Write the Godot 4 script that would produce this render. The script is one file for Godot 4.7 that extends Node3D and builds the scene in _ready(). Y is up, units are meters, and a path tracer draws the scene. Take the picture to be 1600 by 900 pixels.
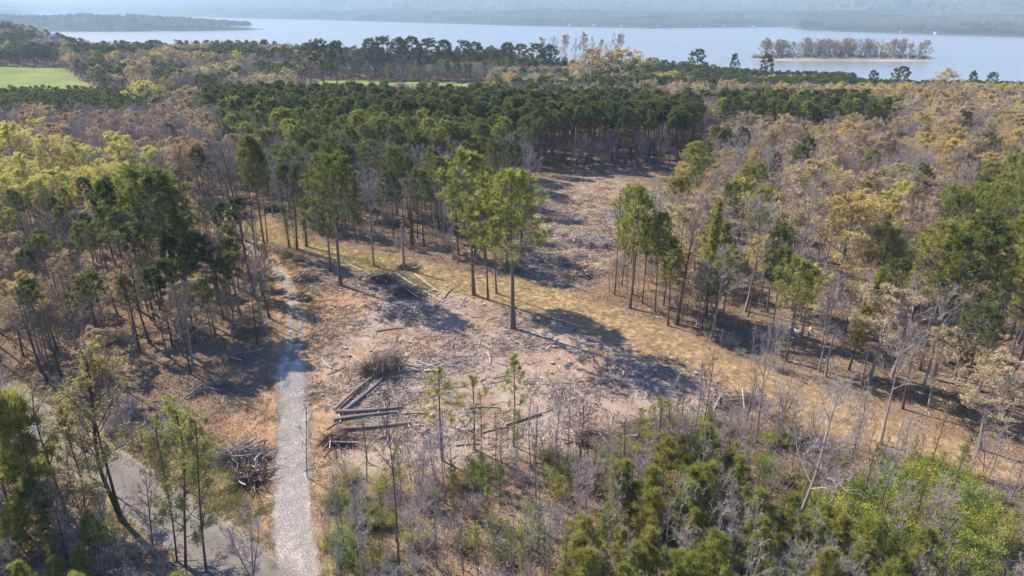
extends Node3D
# An aerial view over a freshly thinned wood: gravel drive, grass strip, pine stand, lake and hazy hills.
# Ground positions are Vector2(x, d): metres to the right of, and ahead of, the point below the camera. Heights in metres.

const LAKE_LEVEL := -14.0
var rng := RandomNumberGenerator.new()
var wav := FastNoiseLite.new()
var blot := FastNoiseLite.new()
var V := PackedVector3Array()
var C := PackedColorArray()
var M := {}          # materials
var protos := {}     # kind -> array of prototypes
var bookings := []   # every tree to stand somewhere
var heroes := []     # ground spots kept free for the named trees
var used_names := {}
var tint_cache := {}
var box_shape: ArrayMesh

# ---------------------------------------------------------------- small helpers
func rf(a: float, b: float) -> float: return rng.randf_range(a, b)
func ss(a: float, b: float, x: float) -> float: return smoothstep(a, b, x)
func lin(r: float, g: float, b: float) -> Color: return Color(r, g, b)
func rdir() -> Vector3:
	var z = rng.randf_range(-1.0, 1.0)
	var a = rng.randf() * TAU
	var k = sqrt(maxf(0.0, 1.0 - z * z))
	return Vector3(k * cos(a), z, k * sin(a))

func numbered(called: String) -> String:
	var n: int = used_names.get(called, 0)
	used_names[called] = n + 1
	return called if n == 0 else "%s_%03d" % [called, n]

func tag(o: Node, label: String, category: String, group := "") -> Node:
	o.set_meta("label", label)
	o.set_meta("category", category)
	if group != "": o.set_meta("group", group)
	return o

func base(called: String, at: Vector3, turn := 0.0) -> Node3D:
	var o := Node3D.new()
	o.name = numbered(called)
	o.position = at
	o.rotation.y = turn
	add_child(o, true)
	return o

func part(called: String, mesh: Mesh, parent: Node, m: Material = null) -> MeshInstance3D:
	var o := MeshInstance3D.new()
	o.name = called
	o.mesh = mesh
	if m: o.material_override = m
	parent.add_child(o, true)
	return o

func whole(called: String, mesh: Mesh, m: Material = null) -> MeshInstance3D:
	var o := MeshInstance3D.new()
	o.name = numbered(called)
	o.mesh = mesh
	if m: o.material_override = m
	add_child(o, true)
	return o

func structure(called: String, mesh: Mesh, m: Material = null) -> MeshInstance3D:
	var o := whole(called, mesh, m)
	o.set_meta("kind", "structure")
	return o

func scatter_stuff(called: String, mesh: Mesh, places: Array, tints: Array, parent: Node = null) -> MultiMeshInstance3D:
	var mm := MultiMesh.new()
	mm.transform_format = MultiMesh.TRANSFORM_3D
	mm.use_colors = tints.size() > 0
	mm.mesh = mesh
	mm.instance_count = places.size()
	for i in places.size():
		mm.set_instance_transform(i, places[i])
		if tints.size() > 0: mm.set_instance_color(i, tints[i])
	var o := MultiMeshInstance3D.new()
	o.name = called if parent else numbered(called)
	o.multimesh = mm
	(parent if parent else self).add_child(o, true)
	o.set_meta("kind", "stuff")
	return o

# ---------------------------------------------------------------- mesh building
func begin() -> void:
	V = PackedVector3Array()
	C = PackedColorArray()

func tri(a: Vector3, b: Vector3, c: Vector3, col: Color) -> void:
	V.append(a); V.append(b); V.append(c)
	C.append(col); C.append(col); C.append(col)

func quad(a: Vector3, b: Vector3, c: Vector3, d: Vector3, col: Color) -> void:
	tri(a, b, c, col)
	tri(a, c, d, col)

func surf() -> Array:
	var a := []
	a.resize(Mesh.ARRAY_MAX)
	a[Mesh.ARRAY_VERTEX] = V
	a[Mesh.ARRAY_COLOR] = C
	return a

func commit(surfaces: Array) -> ArrayMesh:     # [[arrays, material], ...]
	var m := ArrayMesh.new()
	for s in surfaces:
		if s[0][Mesh.ARRAY_VERTEX].size() == 0: continue
		m.add_surface_from_arrays(Mesh.PRIMITIVE_TRIANGLES, s[0])
		m.surface_set_material(m.get_surface_count() - 1, s[1])
	return m

func perp(d: Vector3) -> Vector3:
	var a := d.cross(Vector3.UP)
	if a.length() < 0.05: a = d.cross(Vector3.RIGHT)
	return a.normalized()

func tube(pts: Array, rad: Array, n: int, col: Color, caps := false) -> void:
	var rings := []
	var ref := perp((pts[1] - pts[0]).normalized())
	for i in pts.size():
		var d: Vector3 = (pts[mini(i + 1, pts.size() - 1)] - pts[maxi(i - 1, 0)]).normalized()
		var x: Vector3 = (ref - d * ref.dot(d)).normalized()
		var y := d.cross(x)
		var ring := []
		for k in n:
			var a := TAU * k / n
			ring.append(pts[i] + (x * cos(a) + y * sin(a)) * rad[i])
		rings.append(ring)
	for i in pts.size() - 1:
		for k in n:
			var k2 := (k + 1) % n
			quad(rings[i][k], rings[i][k2], rings[i + 1][k2], rings[i + 1][k], col)
	if caps:
		for e in [0, pts.size() - 1]:
			for k in n: tri(pts[e], rings[e][k], rings[e][(k + 1) % n], col)

func twig(p: Vector3, q: Vector3, r: float, col: Color) -> void:
	var d := q - p
	var x := perp(d) * r
	var y := d.normalized().cross(x)
	var a := p + x
	var b := p - x * 0.5 + y * 0.87
	var c := p - x * 0.5 - y * 0.87
	tri(a, b, q, col); tri(b, c, q, col); tri(c, a, q, col)

func leaf(p: Vector3, s: float, col: Color) -> void:
	var a := rdir() * s
	var b := a.cross(rdir()).normalized() * s * 0.55
	tri(p - a * 0.5 - b * 0.5, p + b * 0.5, p + a * 0.5, col)

func shade() -> Color:
	var k := rf(0.55, 1.0)
	return Color(k * rf(0.92, 1.0), k, k * rf(0.85, 1.0))

func tuft(p: Vector3, d: Vector3, n: int, length: float, w: float) -> void:
	var k := rf(0.5, 1.0)
	for i in n:
		var t := (d * 0.7 + rdir() * 0.8 + Vector3(0, 0.25, 0)).normalized()
		var o := t.cross(rdir()).normalized() * w
		var v := k * rf(0.75, 1.0)
		var col := Color(v * rf(0.9, 1.0), v, v * rf(0.8, 1.0))
		var p0 := p + rdir() * length * 0.22
		tri(p0 - o, p0 + o, p0 + t * length * rf(0.75, 1.15), col)

func boxes(list: Array) -> ArrayMesh:          # boxes with chamfered long edges: [centre, size]
	begin()
	for b in list: add_box(b[0], b[1])
	return commit([[surf(), null]])

func add_box(c: Vector3, s: Vector3, col := Color.WHITE) -> void:
	var h := s * 0.5
	var k := minf(minf(h.x, h.y), h.z) * 0.18
	var outer := [Vector2(-h.x + k, -h.y), Vector2(h.x - k, -h.y), Vector2(h.x, -h.y + k), Vector2(h.x, h.y - k), Vector2(h.x - k, h.y), Vector2(-h.x + k, h.y), Vector2(-h.x, h.y - k), Vector2(-h.x, -h.y + k)]
	add_prism(outer, c, h.z, col)

func add_prism(outline: Array, c: Vector3, half: float, col := Color.WHITE) -> void:   # outline in x, y; extruded along z
	var n := outline.size()
	for i in n:
		var a: Vector2 = outline[i]
		var b: Vector2 = outline[(i + 1) % n]
		quad(c + Vector3(a.x, a.y, -half), c + Vector3(b.x, b.y, -half), c + Vector3(b.x, b.y, half), c + Vector3(a.x, a.y, half), col)
	var idx := Geometry2D.triangulate_polygon(PackedVector2Array(outline))
	for z in [-half, half]:
		for i in range(0, idx.size(), 3):
			var p: Vector2 = outline[idx[i]]
			var q: Vector2 = outline[idx[i + 1]]
			var r: Vector2 = outline[idx[i + 2]]
			tri(c + Vector3(p.x, p.y, z), c + Vector3(q.x, q.y, z), c + Vector3(r.x, r.y, z), col)

# ---------------------------------------------------------------- materials
func noise_tex(freq: float, octaves: int, seed_: int, lo: Color, hi: Color, size := 512, kind := FastNoiseLite.TYPE_SIMPLEX_SMOOTH, normal := false, bump := 4.0) -> NoiseTexture2D:
	var f := FastNoiseLite.new()
	f.noise_type = kind
	f.frequency = freq
	f.fractal_octaves = octaves
	f.fractal_gain = 0.62
	f.seed = seed_
	var t := NoiseTexture2D.new()
	t.width = size
	t.height = size
	t.seamless = true
	t.noise = f
	if normal:
		t.as_normal_map = true
		t.bump_strength = bump
	else:
		var g := Gradient.new()
		g.offsets = PackedFloat32Array([0.0, 1.0])
		g.colors = PackedColorArray([lo.linear_to_srgb(), hi.linear_to_srgb()])
		t.color_ramp = g
	return t

func mat(name_: String, col: Color, rough := 0.9, tex: Texture2D = null, scale := 1.0, vertex := false) -> StandardMaterial3D:
	var m := StandardMaterial3D.new()
	m.resource_name = name_
	m.albedo_color = col.linear_to_srgb()
	m.roughness = rough
	m.metallic_specular = 0.3
	m.vertex_color_use_as_albedo = vertex
	if tex:
		m.albedo_texture = tex
		m.uv1_triplanar = true
		m.uv1_scale = Vector3.ONE * scale
	M[name_] = m
	return m

func leaf_mat(name_: String, col: Color, through: float) -> StandardMaterial3D:
	var m := mat(name_, col, 0.75, null, 1.0, true)
	m.metallic_specular = 0.22
	m.backlight_enabled = true
	m.backlight = Color(through, through, through).linear_to_srgb()
	return m

func tinted(name_: String, tint: Color) -> StandardMaterial3D:
	var key := name_ + str(tint)
	if not tint_cache.has(key):
		var m: StandardMaterial3D = M[name_].duplicate()
		m.albedo_color = tint.linear_to_srgb()
		tint_cache[key] = m
	return tint_cache[key]

func make_materials() -> void:
	var bark := noise_tex(0.02, 5, 3, Color(0.45, 0.45, 0.45), Color(1, 1, 1), 256)
	mat("pine_bark", lin(0.17, 0.13, 0.105), 0.95, bark, 0.5)
	mat("grey_bark", lin(0.30, 0.27, 0.245), 0.95, bark, 0.6)
	mat("dark_bark", lin(0.10, 0.082, 0.066), 0.95, bark, 0.6)
	mat("grey_twig", lin(0.27, 0.235, 0.22), 0.95)
	mat("dark_twig", lin(0.15, 0.125, 0.105), 0.95)
	mat("brown_twig", lin(0.20, 0.15, 0.115), 0.95)
	mat("log_bark", lin(0.27, 0.22, 0.18), 0.95, bark, 0.8)
	mat("weathered_wood", lin(0.42, 0.38, 0.34), 0.9, bark, 1.2)
	mat("pale_wood", lin(0.58, 0.5, 0.4), 0.85, bark, 1.5)
	leaf_mat("needles", lin(0.16, 0.18, 0.05), 1.0)
	leaf_mat("buds", lin(0.42, 0.3, 0.13), 0.7)
	leaf_mat("leaves", lin(0.2, 0.28, 0.05), 0.7)
	mat("white_paint", lin(0.8, 0.8, 0.78), 0.4)
	mat("dark_paint", lin(0.03, 0.035, 0.05), 0.25)
	mat("rubber", lin(0.02, 0.02, 0.02), 0.8)
	mat("steel", lin(0.5, 0.5, 0.5), 0.3).metallic = 1.0
	mat("window_glass", lin(0.03, 0.04, 0.05), 0.05)
	mat("roof_grey", lin(0.22, 0.21, 0.2), 0.8)
	mat("roof_brown", lin(0.2, 0.12, 0.09), 0.8)
	mat("brick_wall", lin(0.35, 0.18, 0.13), 0.85)
	mat("cream_wall", lin(0.7, 0.66, 0.58), 0.8)
	# the ground: vertex colours say what lies where, two layers of noise give grain and wear
	var g := mat("ground", Color.WHITE, 0.97, noise_tex(0.045, 6, 11, Color(0.5, 0.48, 0.46), Color(1, 1, 1), 1024), 1.0 / 9.0, true)
	g.uv1_world_triplanar = true
	g.metallic_specular = 0.12
	g.detail_enabled = true
	g.detail_blend_mode = BaseMaterial3D.BLEND_MODE_MUL
	g.detail_uv_layer = BaseMaterial3D.DETAIL_UV_2
	g.uv2_triplanar = true
	g.uv2_world_triplanar = true
	g.uv2_scale = Vector3.ONE / 41.0
	g.detail_albedo = noise_tex(0.02, 5, 12, Color(0.7, 0.69, 0.68), Color(1, 1, 1), 1024)
	g.normal_enabled = true
	g.normal_texture = noise_tex(0.06, 5, 13, Color.BLACK, Color.WHITE, 1024, FastNoiseLite.TYPE_SIMPLEX_SMOOTH, true, 6.0)
	g.normal_scale = 0.5
	var gr := mat("gravel", Color.WHITE, 0.95, noise_tex(0.14, 4, 21, Color(0.45, 0.44, 0.43), Color(1, 1, 1), 1024), 1.0 / 4.0, true)
	gr.uv1_world_triplanar = true
	gr.normal_enabled = true
	gr.normal_texture = noise_tex(0.16, 3, 22, Color.BLACK, Color.WHITE, 1024, FastNoiseLite.TYPE_CELLULAR, true, 5.0)
	var asf := mat("asphalt", Color.WHITE, 0.9, noise_tex(0.05, 5, 31, Color(0.55, 0.54, 0.53), Color(1, 1, 1), 1024), 1.0 / 6.0, true)
	asf.uv1_world_triplanar = true
	var crack := FastNoiseLite.new()
	crack.noise_type = FastNoiseLite.TYPE_CELLULAR
	crack.cellular_return_type = FastNoiseLite.RETURN_DISTANCE2_SUB
	crack.frequency = 0.012
	crack.domain_warp_enabled = true
	crack.domain_warp_amplitude = 40.0
	crack.fractal_octaves = 2
	crack.seed = 33
	var ct := NoiseTexture2D.new()
	ct.width = 1024
	ct.height = 1024
	ct.seamless = true
	ct.noise = crack
	var cg := Gradient.new()
	cg.offsets = PackedFloat32Array([0.0, 0.06, 0.14, 1.0])
	cg.colors = PackedColorArray([Color(0.55, 0.54, 0.53), Color(0.8, 0.79, 0.78), Color(0.95, 0.95, 0.94), Color(1, 1, 1)])
	ct.color_ramp = cg
	asf.detail_enabled = true
	asf.detail_blend_mode = BaseMaterial3D.BLEND_MODE_MUL
	asf.detail_uv_layer = BaseMaterial3D.DETAIL_UV_2
	asf.uv2_triplanar = true
	asf.uv2_world_triplanar = true
	asf.uv2_scale = Vector3.ONE / 17.0
	asf.detail_albedo = ct
	var w := mat("lake_water", lin(0.13, 0.15, 0.16), 0.3)
	w.metallic_specular = 0.8
	w.normal_enabled = true
	w.uv1_triplanar = true
	w.uv1_world_triplanar = true
	w.uv1_scale = Vector3.ONE / 60.0
	w.normal_texture = noise_tex(0.03, 5, 41, Color.BLACK, Color.WHITE, 1024, FastNoiseLite.TYPE_SIMPLEX_SMOOTH, true, 3.0)
	w.normal_scale = 0.12
	var pw := mat("puddle_water", lin(0.09, 0.075, 0.06), 0.06)
	pw.metallic_specular = 0.5
	mat("foam", lin(0.8, 0.82, 0.84), 0.6)
	var hm := mat("hill_soil", Color.WHITE, 1.0, noise_tex(0.05, 5, 51, Color(0.5, 0.5, 0.5), Color(1, 1, 1), 512), 1.0 / 120.0, true)
	hm.uv1_world_triplanar = true
	hm.metallic_specular = 0.0

# ---------------------------------------------------------------- trees
func spine(h: float, r: float, bend: float, top_r: float, n := 6) -> Array:     # [points, radii]
	var pts := []
	var rad := []
	var a := rng.randf() * TAU
	var a2 := rng.randf() * TAU
	for i in n + 1:
		var t := float(i) / n
		var off := Vector3(cos(a), 0, sin(a)) * bend * h * sin(t * PI * 0.9) + Vector3(cos(a2), 0, sin(a2)) * bend * 0.5 * h * sin(t * TAU) * t
		pts.append(Vector3(0, t * h - 0.15, 0) + off)
		var flare := 1.0 + 0.35 * exp(-t * 22.0)
		rad.append(lerpf(r, top_r, pow(t, 0.85)) * flare)
	return [pts, rad]

func along(sp: Array, y: float, h: float) -> Vector3:
	var f: float = clampf(y / h, 0.0, 0.999) * (sp[0].size() - 1)
	var i := int(f)
	return sp[0][i].lerp(sp[0][i + 1], f - i)

# A pine. profile: 0 round-topped tall crown, 1 young cone to the ground, 2 slim plantation crown, 3 cedar
func pine(seed_: int, h: float, base_t: float, rad: float, limbs: int, side: int, spikes: int, spike_len: float, spike_w: float, profile: int, trunk_r: float, mats: Array) -> Dictionary:
	rng.seed = seed_
	var sp := spine(h, trunk_r, 0.012 if profile != 0 else 0.02, 0.04)
	begin()
	tube(sp[0], sp[1], 8 if profile == 0 else 6, Color.WHITE)
	if profile == 0 or profile == 2:                     # dead stubs below the crown
		for i in 9:
			var y0 := h * rf(base_t * 0.45, base_t)
			var q := along(sp, y0, h)
			var a0 := rng.randf() * TAU
			twig(q, q + Vector3(cos(a0), rf(-0.2, 0.3), sin(a0)) * rf(0.6, 2.2), 0.035, Color.WHITE)
	var wood_v := V
	var wood_c := C
	var needle_v := PackedVector3Array()
	var needle_c := PackedColorArray()
	var ang := rng.randf() * TAU
	var lop := rng.randf() * TAU
	for i in limbs:
		var t := (i + rf(0.1, 0.9)) / limbs
		ang += 2.39996 + rf(-0.5, 0.5)
		var l := rad
		var up := 0.3
		if profile == 0:
			t = t * 0.9
			up = lerpf(0.02, 1.3, t) + rf(-0.15, 0.25)
			var du := Vector3(cos(ang), up, sin(ang)).normalized()
			var oy := h * lerpf(base_t, 0.985, t)
			var cy := h * lerpf(base_t, 1.0, 0.34)
			var vr := h * (1.0 - base_t) * (0.66 if du.y > 0.0 or oy > cy else 0.5)
			var qa := pow(Vector2(du.x, du.z).length() / rad, 2.0) + pow(du.y / vr, 2.0)
			var qb := du.y * (oy - cy) / (vr * vr)
			var qc := pow((oy - cy) / vr, 2.0) - 1.0
			l = (-qb + sqrt(maxf(0.0, qb * qb - qa * qc))) / qa
			l = clampf(l, rad * 0.16, rad * 1.3) * rf(0.68, 1.08) * (1.0 + 0.2 * cos(ang - lop))
		elif profile == 1:
			l *= (pow(1.0 - t, 0.55) * (0.7 + 0.3 * ss(0.0, 0.25, t)) * 0.93 + 0.08) * rf(0.4, 1.3)
			up = lerpf(0.25, 1.3, t)
		elif profile == 2:
			l *= (0.55 + 0.5 * sin(PI * minf(t * 1.1 + 0.1, 1.0))) * (1.0 - 0.6 * ss(0.65, 1.0, t)) * rf(0.6, 1.2)
			up = lerpf(0.2, 1.4, t * t) + rf(-0.1, 0.2)
		else:
			l *= (pow(1.0 - t, 0.6) * (0.55 + 0.45 * ss(0.0, 0.18, t)) + 0.06) * rf(0.45, 1.2)
			up = lerpf(0.5, 1.6, t)
		var o := along(sp, h * lerpf(base_t, 0.985, t), h)
		var d := Vector3(cos(ang), up, sin(ang)).normalized()
		var d2 := (d + Vector3(0, 0.35, 0) + rdir() * 0.12).normalized()
		var m := o + d * l * 0.5
		var e := m + d2 * l * 0.5
		V = wood_v; C = wood_c
		var br := clampf(trunk_r * 0.24 * (l / maxf(rad, 0.1)), 0.015, 0.11)
		tube([o, m, e], [br, br * 0.6, br * 0.22], 3 if profile != 0 else 4, Color.WHITE)
		var spots := []
		for k in side:
			var f := rf(0.5, 1.0) if profile != 1 else rf(0.45, 1.0)
			if profile == 3: f = rf(0.1, 1.0)
			var q := (o.lerp(m, f * 2.0) if f < 0.5 else m.lerp(e, f * 2.0 - 1.0))
			var sd := (d * 0.5 + rdir() * 0.9 + Vector3(0, 0.35, 0)).normalized()
			var ll := l * rf(0.12, 0.34) * (1.1 - 0.5 * f)
			var q2 := q + sd * ll
			if profile == 0: twig(q, q2, br * 0.3, Color.WHITE)
			spots.append([q2, sd])
		spots.append([e, d2])
		wood_v = V; wood_c = C
		V = needle_v; C = needle_c
		for s in spots: tuft(s[0], s[1], spikes, spike_len, spike_w)
		needle_v = V; needle_c = C
	V = wood_v; C = wood_c
	var wood := surf()
	V = needle_v; C = needle_c
	var green := surf()
	return {"trunk": commit([[wood, mats[0]]]), "crown": commit([[green, mats[1]]]), "full": commit([[wood, mats[0]], [green, mats[1]]]), "h": h, "leaf": 0, "leaf_mat": mats[1].resource_name}

# A broad-leaved tree in early spring. buds: bud or leaf faces per twig tip (0 = still bare)
func hardwood(seed_: int, h: float, fork: float, rad: float, n: Array, trunk_r: float, twig_r: float, buds: int, bud_size: float, mats: Array, upright := 0.5, stems := 1) -> Dictionary:
	rng.seed = seed_
	var trunk_v := PackedVector3Array()
	var trunk_c := PackedColorArray()
	var twig_v := PackedVector3Array()
	var twig_c := PackedColorArray()
	var tips := []
	for stem in stems:
		var hh := h * (1.0 if stem == 0 else rf(0.7, 0.95))
		var sp := spine(hh, trunk_r * (1.0 if stem == 0 else 0.75), 0.03, 0.03)
		if stems > 1:
			var lean := Vector3(cos(stem * TAU / stems + 0.4), 0, sin(stem * TAU / stems + 0.4)) * rf(0.08, 0.2)
			for i in sp[0].size(): sp[0][i] += lean * sp[0][i].y
		V = trunk_v; C = trunk_c
		tube(sp[0], sp[1], 7, Color.WHITE)
		trunk_v = V; trunk_c = C
		var ang := rng.randf() * TAU
		for i in n[0]:
			var t: float = (i + rf(0.0, 0.9)) / n[0]
			ang += 2.39996 + rf(-0.6, 0.6)
			var y := hh * lerpf(fork, 0.97, t)
			var o := along(sp, y, hh)
			var l: float = rad * (0.55 + 0.55 * sin(PI * minf(t * 0.95 + 0.12, 1.0))) * rf(0.75, 1.2)
			var up := lerpf(upright, upright + 1.3, t) + rf(-0.2, 0.3)
			var d := Vector3(cos(ang), up, sin(ang)).normalized()
			if stems == 1 and upright < 0.8:      # limbs reach for the skin of a dome
				var cy := hh * lerpf(fork, 1.0, 0.42)
				var vr := hh * (1.0 - fork) * 0.6
				var qa := pow(Vector2(d.x, d.z).length() / rad, 2.0) + pow(d.y / vr, 2.0)
				var qb := d.y * (o.y - cy) / (vr * vr)
				var qc := pow((o.y - cy) / vr, 2.0) - 1.0
				l = clampf((-qb + sqrt(maxf(0.0, qb * qb - qa * qc))) / qa, rad * 0.25, rad * 1.35) * rf(0.62, 0.98)
			var d2 := (d + Vector3(0, 0.35, 0) + rdir() * 0.3).normalized()
			var m := o + d * l * 0.5
			var e := m + d2 * l * 0.6
			var r0 := clampf(trunk_r * 0.42 * (1.0 - 0.6 * t), twig_r * 2.0, 0.2)
			V = trunk_v; C = trunk_c
			tube([o, m, e], [r0, r0 * 0.6, r0 * 0.2], 5, Color.WHITE)
			trunk_v = V; trunk_c = C
			V = twig_v; C = twig_c
			for j in n[1]:
				var f := rf(0.25, 1.0)
				var q := o.lerp(m, f * 2.0) if f < 0.5 else m.lerp(e, f * 2.0 - 1.0)
				var dj := (d2 * 0.7 + rdir() * 0.75 + Vector3(0, 0.3, 0)).normalized()
				var lj := l * rf(0.28, 0.5) * (1.15 - 0.5 * f)
				var ej := q + dj * lj
				var mj := q.lerp(ej, 0.5) + rdir() * lj * 0.08
				tube([q, mj, ej], [maxf(r0 * 0.3, twig_r * 1.4), maxf(r0 * 0.18, twig_r), twig_r * 0.5], 3, Color.WHITE)
				for k in n[2]:
					var fk := rf(0.2, 1.0)
					var qk := q.lerp(mj, fk * 2.0) if fk < 0.5 else mj.lerp(ej, fk * 2.0 - 1.0)
					var dk := (dj * 0.6 + rdir() * 0.8 + Vector3(0, 0.3, 0)).normalized()
					var lk := lj * rf(0.3, 0.6)
					var ek := qk + dk * lk
					twig(qk, ek, twig_r, Color.WHITE)
					for w in n[3]:
						var qw := qk.lerp(ek, rf(0.25, 1.0))
						var ew := qw + (dk * 0.5 + rdir() * 0.8 + Vector3(0, 0.25, 0)).normalized() * lk * rf(0.3, 0.65)
						twig(qw, ew, twig_r * 0.7, Color.WHITE)
						tips.append(ew)
					tips.append(ek)
			twig_v = V; twig_c = C
	V = trunk_v; C = trunk_c
	var wood := surf()
	V = twig_v; C = twig_c
	var twigs := surf()
	begin()
	if buds > 0:
		for p in tips:
			var k := rf(0.55, 1.0)
			for b in buds:
				var v := k * rf(0.8, 1.0)
				leaf(p + rdir() * bud_size * rf(0.1, 1.3), bud_size * rf(0.6, 1.25), Color(v, v * rf(0.92, 1.0), v * rf(0.8, 1.0)))
	var green := surf()
	var lm: Material = mats[2] if buds > 0 else null
	return {"trunk": commit([[wood, mats[0]]]), "crown": commit([[twigs, mats[1]], [green, lm]]), "full": commit([[wood, mats[0]], [twigs, mats[1]], [green, lm]]), "h": h, "leaf": 1 if buds > 0 else -1, "leaf_mat": mats[2].resource_name if buds > 0 else ""}

func bush(seed_: int, h: float, rad: float, stems: int, leaves: int, leaf_size: float, mats: Array) -> Dictionary:
	rng.seed = seed_
	begin()
	var tips := []
	for i in stems:
		var a := rng.randf() * TAU
		var o := Vector3(cos(a), 0, sin(a)) * rad * rf(0.0, 0.45)
		var d := Vector3(cos(a) * rf(0.1, 0.8), 1.0, sin(a) * rf(0.1, 0.8)).normalized()
		var e := o + d * h * rf(0.6, 1.0)
		tube([o, o.lerp(e, 0.5) + rdir() * 0.1, e], [0.03, 0.02, 0.008], 3, Color.WHITE)
		for j in 7:
			var q := o.lerp(e, rf(0.2, 1.0))
			var e2 := q + (d * 0.5 + rdir()).normalized() * h * rf(0.15, 0.4)
			twig(q, e2, 0.013, Color.WHITE)
			for k in 4:
				var q3 := q.lerp(e2, rf(0.3, 1.0))
				var e3 := q3 + (d * 0.4 + rdir()).normalized() * h * rf(0.08, 0.22)
				twig(q3, e3, 0.009, Color.WHITE)
				tips.append(e3)
	var wood := surf()
	begin()
	if leaves > 0:
		for p in tips:
			var k := rf(0.55, 1.0)
			for b in leaves:
				var v := k * rf(0.8, 1.0)
				leaf(p + rdir() * leaf_size * rf(0.2, 2.2), leaf_size * rf(0.6, 1.2), Color(v, v * rf(0.93, 1.0), v * rf(0.75, 1.0)))
	var green := surf()
	var lm: Material = mats[1] if leaves > 0 else null
	return {"trunk": commit([[wood, mats[0]]]), "crown": commit([[green, lm]]), "full": commit([[wood, mats[0]], [green, lm]]), "h": h, "leaf": 0 if leaves > 0 else -1, "leaf_mat": mats[1].resource_name if leaves > 0 else ""}

# a crown for the far hills: few large leaf clumps over a stem
func hill_tree(seed_: int, h: float, rad: float, n: int, size: float, cone: float, m: Material) -> ArrayMesh:
	rng.seed = seed_
	begin()
	twig(Vector3(0, -1, 0), Vector3(0, h * 0.9, 0), 0.3, Color(0.5, 0.45, 0.4))
	for i in n:
		var d := rdir()
		d.y = absf(d.y) * 1.2 - 0.35
		var r := rad * (1.0 - cone * clampf(d.y, 0.0, 1.0))
		var p := Vector3(0, h * 0.62, 0) + Vector3(d.x * r, d.y * h * 0.36, d.z * r) * rf(0.75, 1.05)
		leaf(p, size * rf(0.7, 1.3), shade())
	return commit([[surf(), m]])

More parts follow.
